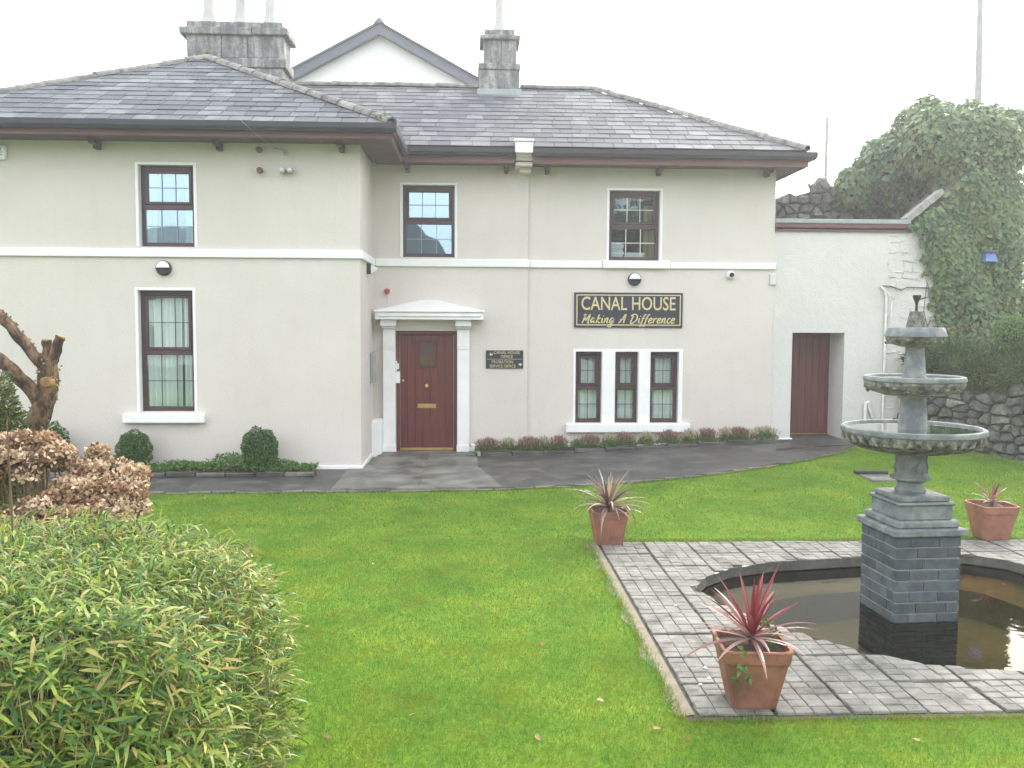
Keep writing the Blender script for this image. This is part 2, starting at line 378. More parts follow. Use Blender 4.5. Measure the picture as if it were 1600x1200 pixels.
M['juniper'] = leafmat('juniper_spray', [(0, (.03,.085,.03)), (.5, (.065,.14,.042)), (.85, (.11,.19,.05)), (1, (.19,.18,.07))], .6, .15, .4, 1.2, (.085,.10,.035))
M['bright'] = leafmat('bright_shrub_leaf', [(0, (.06,.15,.03)), (1, (.14,.27,.05))], .5, .25)
M['weed'] = leafmat('weed_leaf', [(0, (.055,.14,.025)), (.6, (.09,.20,.035)), (1, (.15,.26,.05))], .5, .3)
M['heathg'] = leafmat('heather_green', [(0, (.10,.20,.045)), (1, (.20,.29,.08))], .6, .2)
M['heathf'] = leafmat('heather_spike', [(0, (.17,.08,.08)), (.5, (.27,.15,.14)), (1, (.38,.28,.22))], .7, .2)
M['heathp'] = leafmat('pale_heather_spike', [(0, (.30,.28,.17)), (.6, (.40,.36,.24)), (1, (.50,.45,.33))], .7, .2)
M['hydr'] = leafmat('dried_hydrangea_floret', [(0, (.13,.068,.036)), (.3, (.31,.185,.10)), (.65, (.48,.335,.20)), (1, (.76,.64,.47))], .75, .25)
M['hstem'] = mat('hydrangea_stem', (.20,.135,.075), (.11,.07,.04), .85)
M['cordA2'] = leafmat('faded_pink_cordyline', [(0, (.26,.12,.12)), (.6, (.36,.22,.20)), (1, (.46,.34,.29))], .4, .25)
M['cordA'] = leafmat('red_cordyline', [(0, (.17,.022,.032)), (.6, (.24,.05,.058)), (1, (.32,.11,.11))], .35, .25)
M['cordB'] = leafmat('purple_cordyline', [(0, (.10,.045,.05)), (.45, (.22,.12,.12)), (.8, (.40,.30,.22)), (1, (.50,.44,.28))], .35, .25)
M['deadleaf'] = leafmat('fallen_leaf', [(0, (.14,.06,.03)), (1, (.38,.26,.12))], .7, .1)
M['birch'] = leafmat('small_green_leaf', [(0, (.035,.065,.018)), (.5, (.075,.11,.028)), (1, (.17,.17,.045))], .5, .25)
# bark
m, nt, p = newmat('peeling_bark'); v = position(nt, (1,1,.45))
n = noise(nt, 14, 6, .7, v); r = ramp(nt, [(.38, (.022,.016,.013)), (.48, (.075,.042,.026)), (.57, (.20,.12,.055)), (.68, (.15,.145,.12))]); nt.links.new(n.outputs[0], r.inputs[0])
nt.links.new(r.outputs[0], p.inputs['Base Color']); p.inputs['Roughness'].default_value = .85; bump(nt, p, n.outputs[0], 1, .03); M['bark'] = m
# glass
def glass(name, refl, tint):
    m = bpy.data.materials.new(name); m.use_nodes = True; nt = m.node_tree; nt.nodes.remove(nt.nodes['Principled BSDF'])
    t = nt.nodes.new('ShaderNodeBsdfTransparent'); t.inputs[0].default_value = (.88,.92,.91,1)
    gl = nt.nodes.new('ShaderNodeBsdfGlossy'); gl.inputs[0].default_value = (*tint, 1); gl.inputs['Roughness'].default_value = .015
    n = noise(nt, 1.6, 2, .5, position(nt)); b = nt.nodes.new('ShaderNodeBump'); b.inputs['Strength'].default_value = .12; b.inputs['Distance'].default_value = .02
    nt.links.new(n.outputs[0], b.inputs['Height']); nt.links.new(b.outputs[0], gl.inputs['Normal'])
    s = nt.nodes.new('ShaderNodeMixShader'); s.inputs[0].default_value = refl
    nt.links.new(t.outputs[0], s.inputs[1]); nt.links.new(gl.outputs[0], s.inputs[2]); nt.links.new(s.outputs[0], nt.nodes['Material Output'].inputs['Surface'])
    return m
M['glass'] = glass('sky_tinted_glass', .30, (.66,.88,1))  # sky's blue reflection put into the tint and the raised mirror share
M['glassl'] = glass('plain_window_glass', .08, (.80,.93,1))
def water(name, tint):
    m = bpy.data.materials.new(name); m.use_nodes = True; nt = m.node_tree; nt.nodes.remove(nt.nodes['Principled BSDF'])
    t = nt.nodes.new('ShaderNodeBsdfTransparent'); t.inputs[0].default_value = (*tint, 1)
    gl = nt.nodes.new('ShaderNodeBsdfGlossy'); gl.inputs['Roughness'].default_value = .01
    n = noise(nt, 7, 2, .5, position(nt)); b = nt.nodes.new('ShaderNodeBump'); b.inputs['Strength'].default_value = .06; b.inputs['Distance'].default_value = .02
    nt.links.new(n.outputs[0], b.inputs['Height']); nt.links.new(b.outputs[0], gl.inputs['Normal'])
    fr = nt.nodes.new('ShaderNodeFresnel'); fr.inputs[0].default_value = 1.5
    s = nt.nodes.new('ShaderNodeMixShader'); nt.links.new(fr.outputs[0], s.inputs[0])
    nt.links.new(t.outputs[0], s.inputs[1]); nt.links.new(gl.outputs[0], s.inputs[2]); nt.links.new(s.outputs[0], nt.nodes['Material Output'].inputs['Surface'])
    return m
M['water'] = water('pond_water', (.68,.62,.42)); M['bwater'] = water('bowl_water', (.45,.38,.2))
M['lampglass'] = mat('opal_glass', (.75,.76,.76), (.7,.72,.72), .2, 5, 30, 0)

# ================================================================== GROUND
def sm(t): t = min(1, max(0, t)); return t*t*(3-2*t)
def g(x, y): return .22*sm((x+.2)/6.2)*sm((y-10)/4.8)
XS = [-600,-200,-60,-25,-14]+[-10+.25*i for i in range(0,45)]+[1.25]
XS = sorted(set([round(x,4) for x in XS+[1.25+.25*i for i in range(0,20)]+[6.0+.25*i for i in range(1,21)]+[13,16,25,60,200,600]]))
YS = sorted(set([-600,-200,-60,-30,-10,0,2,3,4]+[round(4.9+.25*i,4) for i in range(0,17)]+[9.05+.25*i for i in range(0,40)]+[22,30,60,200,900]))
mb = MB(); nx = len(XS)
mb.v = [(x,y,g(x,y)) for y in YS for x in XS]
for j in range(len(YS)-1):
    for i in range(nx-1):
        if XS[i] >= 1.24 and XS[i+1] <= 6.01 and YS[j] >= 4.89 and YS[j+1] <= 9.06: continue
        mb.f.append((j*nx+i, j*nx+i+1, (j+1)*nx+i+1, (j+1)*nx+i))
props(part('lawn', mb, M['lawn'], smooth=True, origin=(0,0,0)), kind='structure')

mb = MB(); mb.v = [(x,y,.006) for y in (-60,-30,-16,-6,-1.6) for x in (-60,-30,-12,0,12,30,60)]; mb.f = [(j*7+i,j*7+i+1,(j+1)*7+i+1,(j+1)*7+i) for j in range(4) for i in range(6)]
props(part('unseen_road', mb, mat('unseen_tarmac', (.07,.07,.07), (.11,.11,.105), .85, 1, 40, .3), origin=(0,0,0)), kind='structure')  # added out of view so the window panes mirror grey, not green lawn
# front edge of the path, left to right, and its rounded right end
PF = [(-9,11.7),(-6,11.72),(-4.3,11.78),(-2.5,11.84),(-.8,11.9),(.3,11.97),(1.4,12.13),(2.4,12.33),(3.3,12.6),(4.3,13.0),(5.2,13.5),(5.9,14.0),(6.3,14.45),(6.48,14.85),(6.55,15.3)]
def pf(x):
    for (a, b), (c, d) in zip(PF, PF[1:]):
        if a <= x <= c: return b+(d-b)*(x-a)/(c-a)
    return 16
def strip(xs, back, front, lift, m_, name):
    mb = MB(); n = 9
    for x in xs:
        f0, b0 = front(x), back(x)
        for k in range(n):
            y = f0+(b0-f0)*k/(n-1); mb.v.append((x, y, g(x,y)+lift))
        mb.v.append((x, f0-.004, g(x,f0)-.03))
    w = n+1
    for i in range(len(xs)-1):
        for k in range(n-1): mb.f.append((i*w+k, (i+1)*w+k, (i+1)*w+k+1, i*w+k+1))
        mb.f.append((i*w+n, (i+1)*w+n, (i+1)*w, i*w))
    return props(part(name, mb, m_, smooth=False, origin=(0,0,0)), kind='structure')
xr = lambda a, b, s: [a+(b-a)*i/round((b-a)/s) for i in range(round((b-a)/s)+1)]
strip(xr(-9,-1.86,.25), lambda x: 13.62, pf, .030, M['path'], 'path')
strip(xr(-1.86,.1,.1), lambda x: 14.86 if x > -1.6 else 13.55, pf, .040, M['pathl'], 'path')
strip(xr(.1,6.5,.1), lambda x: 15.5 if x < 5.3 else 16.2, pf, .032, M['path'], 'path')
# pale triangular concrete slab running out from the door, with a joint
mb = MB().slab([(-1.84,11.90),(-.72,11.92),(-.72,14.83),(-1.45,14.83)], .036, .046); part('paving_slab', mb, M['pathl'], origin=(0,0,0))['kind'] = 'structure'
mb = MB().slab([(-.705,11.92),(.42,12.0),(-.1,14.83),(-.705,14.83)], .036, .046); part('paving_slab', mb, M['pathl'], origin=(0,0,0))['kind'] = 'structure'
mb = MB().cbox(-1.55,.08,14.84,15.30,0,.055,.008); part('door_step', mb, M['pathl'])['kind'] = 'structure'
mb = MB().slab([(4.9,14.1),(6.42,14.6),(6.5,15.4),(5.55,15.38)], .225, .262); part('paving_slab', mb, M['path'], origin=(0,0,0))['kind'] = 'structure'
# edging stones between path and lawn
i = 0
s = 0; pts = []
for (a, b), (c, d) in zip(PF, PF[1:]):
    L = math.hypot(c-a, d-b); n = max(1, round(L/.3)); pts += [(a+(c-a)*k/n, b+(d-b)*k/n) for k in range(n)]
edge = props(part('path_edging', MB().box(-9.2,-9.0,11.6,11.7,0,.03), M['haunch']), kind='structure')
for (a, b), (c, d) in zip(pts, pts[1:]):
    if a < -5.2: continue
    an = math.atan2(d-b, c-a); L = math.hypot(c-a, d-b); cx, cy = (a+c)/2, (b+d)/2
    mb = MB().cbox(cx-L/2+.008, cx+L/2-.008, cy-.06, cy-.006, g(cx,cy)-.04, g(cx,cy)+.028+random.uniform(-.008,.01), .008).rot(an, (cx,cy)).jitter(.004)
    part('edging_stone', mb, M['haunch'] if random.random() < .35 else M['pathl'], edge)

# ================================================================== HOUSE
house = thing('house', (-1.6, 15.3, 0), 'two-storey rendered house with hipped slate roofs and dark brown windows', 'house')
def wall_front(name, x0, x1, z0, z1, y, holes, depth, m_, thick=.0):
    xs = sorted(set([x0,x1]+[h[0] for h in holes]+[h[1] for h in holes])); zs = sorted(set([z0,z1]+[h[2] for h in holes]+[h[3] for h in holes]))
    mb = MB()
    for i in range(len(xs)-1):
        for j in range(len(zs)-1):
            cx, cz = (xs[i]+xs[i+1])/2, (zs[j]+zs[j+1])/2
            if any(h[0] < cx < h[1] and h[2] < cz < h[3] for h in holes): continue
            mb.add([(xs[i],y,zs[j]),(xs[i+1],y,zs[j]),(xs[i+1],y,zs[j+1]),(xs[i],y,zs[j+1])], [(0,1,2,3)])
    for a, b, c, d, *dd in holes:
        e = y+(dd[0] if dd else depth)
        mb.add([(a,y,c),(a,y,d),(a,e,d),(a,e,c)], [(0,1,2,3)]); mb.add([(b,y,c),(b,e,c),(b,e,d),(b,y,d)], [(0,1,2,3)])
        mb.add([(a,y,d),(b,y,d),(b,e,d),(a,e,d)], [(0,1,2,3)]); mb.add([(a,y,c),(a,e,c),(b,e,c),(b,y,c)], [(0,1,2,3)])
    return part(name, mb, m_, house if m_ is M['render'] else None)
YW, YR, YE = 13.6, 15.36, 15.42
W1 = (-4.91,-4.10,3.355,4.55); W2 = (-4.955,-4.145,.90,2.71)
W3 = (-1.17,-.285,3.36,4.57); DR = (-1.285,-.247,.04,2.11)
W4 = (2.35,3.235,3.335,4.525); T = [(1.80,2.255,.525,1.765),(2.49,2.892,.525,1.765),(3.105,3.60,.525,1.765)]
wall_front('wall', -8.25,-1.67,-.1,4.92,YW,[W1,W2],.2,M['render'])
wall_front('wall', -1.67,.96,-.1,4.97,YR,[W3,DR],.2,M['render'])
wall_front('wall', .96,5.24,-.1,4.97,YE,[W4]+T,.2,M['render'])
part('wall', MB().add([(-1.67,YW,-.1),(-1.67,YR,-.1),(-1.67,YR,4.92),(-1.67,YW,4.92)],[(0,1,2,3)]), M['render'], house)
part('wall', MB().add([(.96,YR,-.1),(.96,YE,-.1),(.96,YE,4.97),(.96,YR,4.97)],[(0,1,2,3)]), M['render'], house)
part('wall', MB().add([(5.24,YE,-.1),(5.24,21.8,-.1),(5.24,21.8,4.97),(5.24,YE,4.97)],[(0,1,2,3)]), M['render'], house)
part('wall', MB().add([(-8.25,YW,-.1),(-8.25,21.8,-.1),(-8.25,21.8,4.92),(-8.25,YW,4.92)],[(3,2,1,0)]).add([(-8.25,21.8,-.1),(5.24,21.8,-.1),(5.24,21.8,4.97),(-8.25,21.8,4.97)],[(3,2,1,0)]), M['render'], house)
# rooms behind the windows
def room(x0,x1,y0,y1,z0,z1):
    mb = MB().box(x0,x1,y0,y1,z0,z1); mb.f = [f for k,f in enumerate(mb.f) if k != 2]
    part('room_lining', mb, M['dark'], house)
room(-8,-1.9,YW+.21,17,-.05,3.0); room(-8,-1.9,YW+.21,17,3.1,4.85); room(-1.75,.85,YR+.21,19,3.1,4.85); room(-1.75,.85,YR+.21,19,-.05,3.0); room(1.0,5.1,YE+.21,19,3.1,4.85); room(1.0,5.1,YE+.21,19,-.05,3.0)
# skirting bands (white plinth)
part('plinth_band', MB().cbox(-2.35,-1.655,YW-.03,YW,0,.085,.008).cbox(-1.67,-1.64,YW-.03,YR-.03,0,.085,.006), M['white'], house)
part('plinth_block', MB().cbox(-1.668,-1.505,YR-.46,YR-.002,0,.62,.015).jitter(.004), M['white'], house)
part('plinth_band', MB().cbox(-.035,5.45,YE-.10,YE,0,.17,.01), M['white'], house)
part('plinth_band', MB().cbox(5.30,5.595,YE-.16,YE-.10,.10,.28,.02), M['white'], house)
# string course
part('string_course', MB().cbox(-8.25,-1.63,YW-.045,YW,3.20,3.325,.008), M['white'], house)
part('string_course', MB().cbox(-1.67,-1.625,YW-.044,YR-.05,3.201,3.324,.008), M['white'], house)
part('string_course', MB().cbox(-1.625,.985,YR-.05,YR,3.20,3.33,.008), M['white'], house)
part('string_course', MB().cbox(.985,2.24,YE-.045,YE,3.20,3.325,.008), M['white'], house)
part('string_course', MB().cbox(3.41,5.255,YE-.045,YE,3.20,3.305,.008), M['white'], house)
# windows
def window(h, yf, cols=3, mid=.525, deep=.11, gl='glass', sill=None, bars=None, sash_low=False, bandw=.04):
    x0,x1,z0,z1 = h; y = yf+deep; fw = .062; mz = z1-(z1-z0)*mid+.03
    mb = MB().cbox(x0+.001,x0+fw,y,y+.07,z0+.001,z1-.001,.006).cbox(x1-fw,x1-.001,y,y+.07,z0+.001,z1-.001,.006)
    mb.cbox(x0+fw,x1-fw,y,y+.07,z1-fw*1.05,z1-.001,.006).cbox(x0+fw,x1-fw,y,y+.07,z0+.001,z0+fw*1.1,.006).cbox(x0+fw,x1-fw,y-.004,y+.07,mz-.045,mz+.03,.006)
    fr = part('window', mb, M['frame'], house)
    # opening light (upper) and its own sash
    a,b,c,d = x0+fw+.002, x1-fw-.002, mz+.032, z1-fw*1.05-.002; s = .042
    part('sash', MB().cbox(a,a+s,y-.012,y+.05,c,d,.006).cbox(b-s,b,y-.012,y+.05,c,d,.006).cbox(a+s,b-s,y-.012,y+.05,d-s,d,.006).cbox(a+s,b-s,y-.012,y+.05,c,c+s,.006), M['frame'], fr)
    for (p0,p1,q0,q1) in ((a+s,b-s,c+s,d-s),(x0+fw,x1-fw,z0+fw*1.1,mz-.045)):
        part('pane', MB().box(p0-.005,p1+.005,y+.020,y+.026,q0-.005,q1+.005), M[gl], fr)
        for k in range(1, cols):
            xx = p0+(p1-p0)*k/cols; part('glazing_bar', MB().box(xx-.0055,xx+.0055,y+.008,y+.0185,q0,q1), bars or M['dwhite'], fr)
        zz = (q0+q1)/2; part('glazing_bar', MB().box(p0,p1,y+.004,y+.0078,zz-.0055,zz+.0055), bars or M['dwhite'], fr)
    if bandw:
        w = bandw; top = MB().cbox(x0-w,x0-.001,yf-.012,yf+.004,z0,z1+w,.004).cbox(x1+.001,x1+w,yf-.012,yf+.004,z0,z1+w,.004).cbox(x0-.001,x1+.001,yf-.012,yf+.004,z1+.001,z1+w,.004)
        top.box(x0-.001,x0+.004,yf-.01,y-.001,z0,z1).box(x1-.004,x1+.001,yf-.01,y-.001,z0,z1)
        part('surround', top, M['white'], fr)
    if sill: part('sill', MB().cbox(sill[0],sill[1],yf-sill[4],y-.002,sill[2],sill[3],.012), M['white'], fr)
    return fr
window(W1, YW, bars=M['glbar']); window(W2, YW, gl='glassl', bars=M['frame'], sill=(-5.19,-3.99,.735,.875,.10))
window(W3, YR, bars=M['glbar']); window(W4, YE, gl='glassl', sill=(2.245,3.405,3.195,3.333,.075))
for k, t in enumerate(T):
    fr = window(t, YE, cols=2, gl='glassl', bars=M['frame'], bandw=0)
    if k == 0: 
        y = YE
        part('surround', MB().cbox(1.755,1.80,y-.012,y+.004,.525,1.81,.004).cbox(3.60,3.67,y-.012,y+.004,.525,1.81,.004).cbox(1.80,3.60,y-.012,y+.004,1.766,1.81,.004)
             .cbox(2.257,2.488,y-.02,y+.10,.52,1.765,.01).cbox(2.894,3.103,y-.02,y+.10,.52,1.765,.01), M['white'], fr)
        part('sill', MB().cbox(1.635,3.80,y-.11,y+.108,.37,.522,.012), M['white'], fr)
# curtains: pleated sheets
def curtain(x0,x1,y,z0,z1,m_,label,amp=.025,pitch=.07,top=1.0,group=None):
    mb = MB(); n = int((x1-x0)/pitch*6); rows = 7; amp *= 1.5
    for j in range(rows+1):
        t = j/rows
        for i in range(n+1):
            u = i/n; a = amp*(1-.55*t*(top < 1)); mb.v.append((x0+(x1-x0)*u+.006*math.sin(u*37+t*2), y+a*math.sin(u*(x1-x0)/pitch*2*math.pi+.8*math.sin(u*9)), z0+(z1-z0)*t))
    for j in range(rows):
        for i in range(n): mb.f.append((j*(n+1)+i, j*(n+1)+i+1, (j+1)*(n+1)+i+1, (j+1)*(n+1)+i))
    return props(part('curtain', mb, m_, smooth=True), label, 'curtain', group)
curtain(-5.02,-4.40,YW+.222,.85,2.72,M['curtain'],'pleated pale curtain in the left half of the tall ground floor window', .03,.085)
curtain(-4.36,-4.10,YW+.24,.85,2.72,M['curtain'],'narrow pleated pale curtain at the right of the tall ground floor window', .02,.06)
curtain(-4.99,-4.72,YW+.222,3.3,4.6,M['curtain'],'pale curtain at the left side of the upper window above the wall lamp', .02,.06)
curtain(-4.30,-4.02,YW+.222,3.3,4.6,M['curtain'],'pale curtain at the right side of the upper window above the wall lamp', .02,.06)
for t, w in zip(T, ('left','middle','right')):
    curtain(t[0]-.03,t[1]+.03,YE+.225,.5,1.8,M['curtain'],'pale vertical blind behind the %s light of the three-light window'%w, .012,.09, group='blinds in the three-light window')
curtain(2.98,3.25,YE+.24,3.3,4.3,M['tan'],'tan curtain at the right of the upper window full of papers', .02,.1)
# papers in the upper right window
def papers(x0,x1,z0,n,label):
    t = thing('paper_stack', ((x0+x1)/2, YE+.36, z0), label, 'papers')
    z = z0
    for k in range(n):
        h = random.uniform(.018,.04); dx = random.uniform(-.02,.02)
        part('paper_bundle', MB().cbox(x0+dx,x1+dx,YE+.24,YE+.48,z,z+h,.003).jitter(.003), M['paper'], t); z += h+.001
part('window_board', MB().box(2.3,3.3,YE+.205,YE+.6,3.36,3.385), M['dwhite'], house)
papers(2.36,2.64,3.386,8,'taller stack of white papers inside the upper right window')
papers(2.70,3.02,3.386,4,'lower stack of white papers inside the upper right window')
# eaves
def gutter(pts, name='gutter'):
    """half-round gutter along a line of points"""
    mb = MB(); prof = [(-.055,.012),(-.055,-.06),(-.04,-.105),(0,-.115),(.04,-.105),(.055,-.06),(.055,.012),(.047,.012),(.045,-.06),(0,-.105),(-.045,-.06),(-.047,.012)]
    P = [Vector(p) for p in pts]; n = len(prof)
    for i, p in enumerate(P):
        d = (P[min(i+1,len(P)-1)]-P[max(i-1,0)]); d.z = 0; d.normalize(); s_ = Vector((d.y,-d.x,0)); k = 1
        if 0 < i < len(P)-1: k = 1.414
        for a, b in prof: mb.v.append(tuple(p+s_*a*k+Vector((0,0,b))))
    for i in range(len(P)-1):
        for k in range(n): mb.f.append((i*n+k,(i+1)*n+k,(i+1)*n+(k+1)%n,i*n+(k+1)%n))
    mb.f += [tuple(range(n)), tuple(range((len(P)-1)*n,len(P)*n))[::-1]]
    return part(name, mb, M['gutter'], house)
gutter([(-8.4,12.99,5.05),(-1.08,12.99,5.05),(-1.08,14.80,5.05)]); gutter([(-1.02,14.80,5.08),(.70,14.80,5.08)]); gutter([(1.0,14.80,5.08),(5.64,14.80,5.08),(5.64,21,5.08)])
part('fascia', MB().cbox(-8.35,-1.14,13.05,13.08,4.862,5.06,.004).cbox(-8.35,-1.137,13.041,13.05,4.862,4.895,.003), M['fascia'], house)
part('fascia', MB().cbox(-1.17,-1.14,13.081,14.90,4.862,5.06,.004), M['fascia'], house)
part('fascia', MB().cbox(-1.14,.70,14.87,14.90,4.86,5.11,.004).cbox(-1.13,.70,14.861,14.87,4.86,4.895,.003), M['fascia'], house)
part('fascia', MB().cbox(1.0,5.58,14.87,14.90,4.86,5.11,.004).cbox(1.0,5.58,14.861,14.87,4.86,4.895,.003), M['fascia'], house)
part('fascia', MB().cbox(5.55,5.58,14.901,21,4.86,5.11,.004), M['fascia'], house)
part('soffit', MB().box(-8.35,-1.17,13.08,13.62,4.883,4.898).box(-1.66,-1.17,13.621,14.87,4.884,4.899), M['soffit'], house)
part('soffit', MB().box(-1.60,5.55,14.90,15.45,4.90,4.915).box(5.25,5.55,15.451,21,4.901,4.916), M['soffit'], house)
for bx, by, bz in [(-7.2,YW,4.883),(-5.46,YW,4.883),(-3.70,YW,4.883),(-1.92,YW,4.883),(-1.08,YR,4.90),(.58,YR,4.90),(1.28,YE,4.90),(3.18,YE,4.90),(5.05,YE,4.90)]:
    part('eaves_bracket', MB().cbox(bx-.04,bx+.04,by-.30,by-.002,bz-.085,bz-.001,.006).cbox(bx-.035,bx+.035,by-.14,by-.003,bz-.13,bz-.086,.006), M['soffit'], house)
part('gutter_outlet_box', MB().cbox(.705,.995,14.76,14.93,5.02,5.20,.006).cbox(.69,1.01,14.73,14.96,5.20,5.235,.006).cbox(.72,.98,14.90,15.36,4.98,5.15,.006), M['white'], house)
part('vent_grille', MB().box(.77,.93,14.78,14.93,5.236,5.243), M['blackp'], house)
part('corbel', MB().cbox(.72,1.0,14.93,YE-.002,4.84,5.015,.01).cbox(.80,.99,15.1,YE-.002,4.76,4.839,.01), M['render'], house)
# roof planes
PITCH = .519
roof = part('roof', MB()
  .add([(-8.37,13.05,5.08),(-1.14,13.05,5.08),(-4.756,16.67,6.956)],[(0,1,2)])
  .add([(-1.14,13.05,5.08),(-1.14,16.9,5.08),(-4.756,18.4,6.956),(-4.756,16.67,6.956)],[(0,1,2,3)])
  .add([(-8.37,13.05,5.08),(-4.756,16.67,6.956),(-4.756,18.4,6.956),(-8.37,22,5.08)],[(0,1,2,3)])
  .add([(-1.14,14.85,5.13),(5.58,14.85,5.13),(2.45,18.34,6.94),(-4.63,18.34,6.94)],[(0,1,2,3)])
  .add([(5.58,14.85,5.13),(5.58,21.85,5.13),(2.45,18.34,6.94)],[(0,1,2)])
  .add([(2.45,18.34,6.94),(5.58,21.85,5.13),(-8.37,22,5.08),(-4.756,18.36,6.94)],[(0,1,2,3)]), M['soffit'], house)
SL = []
def slate_rows(x_of, y0, z0, nrow, run, key, right=False):
    """rows of slates on a plane facing -y; x_of(d) gives the plane's left and right x at horizontal distance d"""
    gauge = .27; sl = math.sqrt(1+PITCH**2); up = Vector((0,1,PITCH)).normalized(); nr = Vector((0,-PITCH,1)).normalized()
    for r_ in range(nrow):
        s0 = r_*gauge-.05; s1 = s0+gauge+.06
        d0, d1 = max(0, s0)/sl, min(s1/sl, run); L, Rr = x_of(d0); L2, R2 = x_of(min(run, d1))
        x = L-.34*random.random()-(.17 if r_ % 2 else 0)
        while x < Rr:
            w = random.choice((.30,.32,.34,.36)); a, b = x+.006, x+w-.006; x += w
            a, b = max(a, L), min(b, Rr)
            if b-a < .05: continue
            a2, b2 = max(a, L2), min(b, R2)
            if b2 < a2+.01: a2 = min(max(a, L2), b); b2 = a2+.012 if a2 <= b-.012 else b
            lift = random.uniform(.013,.020); t = .008; o = Vector((0,y0,z0))
            def q(xx, s, h): v_ = o+up*s+nr*h; return (xx, v_.y, v_.z)
            dj = random.uniform(-.006,.006)
            V = [q(a,s0+dj,lift+t),q(b,s0+dj,lift+t),q(b2,s1,.004+t),q(a2,s1,.004+t),q(a,s0+dj,lift),q(b,s0+dj,lift),q(b2,s1,.004),q(a2,s1,.004)]
            SL.append((key+r_*.27, (a+b)/2, V))
FQ = [(0,1,2,3),(7,6,5,4),(0,4,5,1),(1,5,6,2),(3,2,6,7),(0,3,7,4)]
slate_rows(lambda d: (-8.37+d, -1.14-d), 13.05, 5.08, 15, 3.58, 13)
slate_rows(lambda d: (-1.16-d, 5.58-d*.897), 14.85, 5.13, 15, 3.47, 14.85)
vis = [s for s in SL if s[1] > -7.4 and not (s[0] >= 14.85 and s[1] < -1.2-(s[0]-14.85)*.55)]
vis.sort(key=lambda s: s[0]+abs(s[1])*.02); own = vis[:300]; ids = set(id(s) for s in own)
for s_ in own:
    mb = MB(); mb.add(s_[2], FQ); part('slate', mb, M['slate'], roof)
mb = MB()
for s_ in SL:
    if id(s_) not in ids: mb.add(s_[2], FQ)
part('slate', mb, M['slate'], roof, kind='stuff')
def ridge(a, b, r_=.085, step=.42):
    a, b = Vector(a), Vector(b); L = (b-a).length; n = round(L/step); d = (b-a)/n; side = d.cross(Vector((0,0,1))).normalized(); up = side.cross(d).normalized()
    for k in range(n):
        p0, p1 = a+d*k-d*.03, a+d*(k+1); mb = MB(); j = random.uniform(-.008,.008)
        for p, rr in ((p0, r_*1.08), (p1, r_*.94)):
            for q in range(7):
                t = math.pi*q/6; mb.v.append(tuple(p+side*math.cos(t)*rr*1.15+up*(math.sin(t)*rr-.035+j)))
            for q in range(7):
                t = math.pi*(6-q)/6; mb.v.append(tuple(p+side*math.cos(t)*rr*.95+up*(math.sin(t)*rr*.8-.035+j)))
        mb.f = [(i,(i+1)%14,(i+1)%14+14,i+14) for i in range(14)]+[tuple(range(14))[::-1],tuple(range(14,28))]
        part('ridge_tile', mb, M['ridge'], roof, smooth=False)
ridge((-8.4,13.02,5.09),(-4.756,16.67,6.99)); ridge((-1.14,13.05,5.12),(-4.72,16.63,6.98)); ridge((-4.756,16.7,7.0),(-4.756,17.9,7.0))
ridge((-4.4,18.34,6.98),(.12,18.34,6.98)); ridge((.98,18.34,6.98),(2.45,18.34,6.98)); ridge((5.56,14.87,5.17),(2.47,18.32,6.98))
# chimneys
def chimney(levels, y0, dep, pots, joints):
    c = part('chimney', MB().box(levels[0][0]+.03,levels[0][1]-.03,y0+.03,y0+dep-.03,6.3,levels[0][3]), M['chim'], house)
    for lv, (x0,x1,z0,z1,o) in enumerate(levels):
        n = joints[lv]; xs = [x0]+sorted(x0+(x1-x0)*(k+random.uniform(-.15,.15))/n for k in range(1,n))+[x1]
        for a, b in zip(xs, xs[1:]):
            part('block', MB().cbox(a+.003,b-.003,y0-o,y0+dep+o,z0,z1-.004,.014).jitter(.005), M['chim'], c)
    for px, py, r_, zb, zt in pots:
        part('chimney_pot', MB().lathe([(r_*1.75,zb-.06),(r_*1.55,zb+.03),(r_*1.25,zb+.12),(r_*1.22,zb+.16),(r_*1.12,zb+.17),(r_*1.12,zb+.20),(r_,zb+.22),(r_*.97,zt-.12),(r_*1.25,zt-.10),(r_*1.25,zt),(r_*.85,zt),(r_*.8,zt-.3),(0,zt-.3)],(px,py,0),20), M['pot'], c, smooth=True)
chimney([(-5.52,-3.68,6.3,7.18,0),(-5.56,-3.61,7.18,7.36,.03),(-5.52,-3.66,7.36,7.79,0),(-5.64,-3.56,7.79,7.93,.07),(-5.52,-3.68,7.93,8.05,.02)],18.0,.72,[(-5.18,18.36,.11,8.08,9.0),(-4.56,18.36,.105,8.09,9.0),(-3.98,18.36,.105,8.07,9.0)],(3,4,3,3,4))
chimney([(.14,.93,6.5,7.2,0),(.12,.95,7.2,7.32,.03),(.22,.87,7.32,7.78,-.03),(.15,.94,7.78,7.86,.05),(.24,.84,7.86,7.98,-.02)],17.9,.75,[(.54,18.27,.085,8.0,8.9)],(1,2,2,1,1))
part('flashing', MB().cbox(.10,.97,17.86,17.885,6.62,6.82,.004), M['coping'], house)
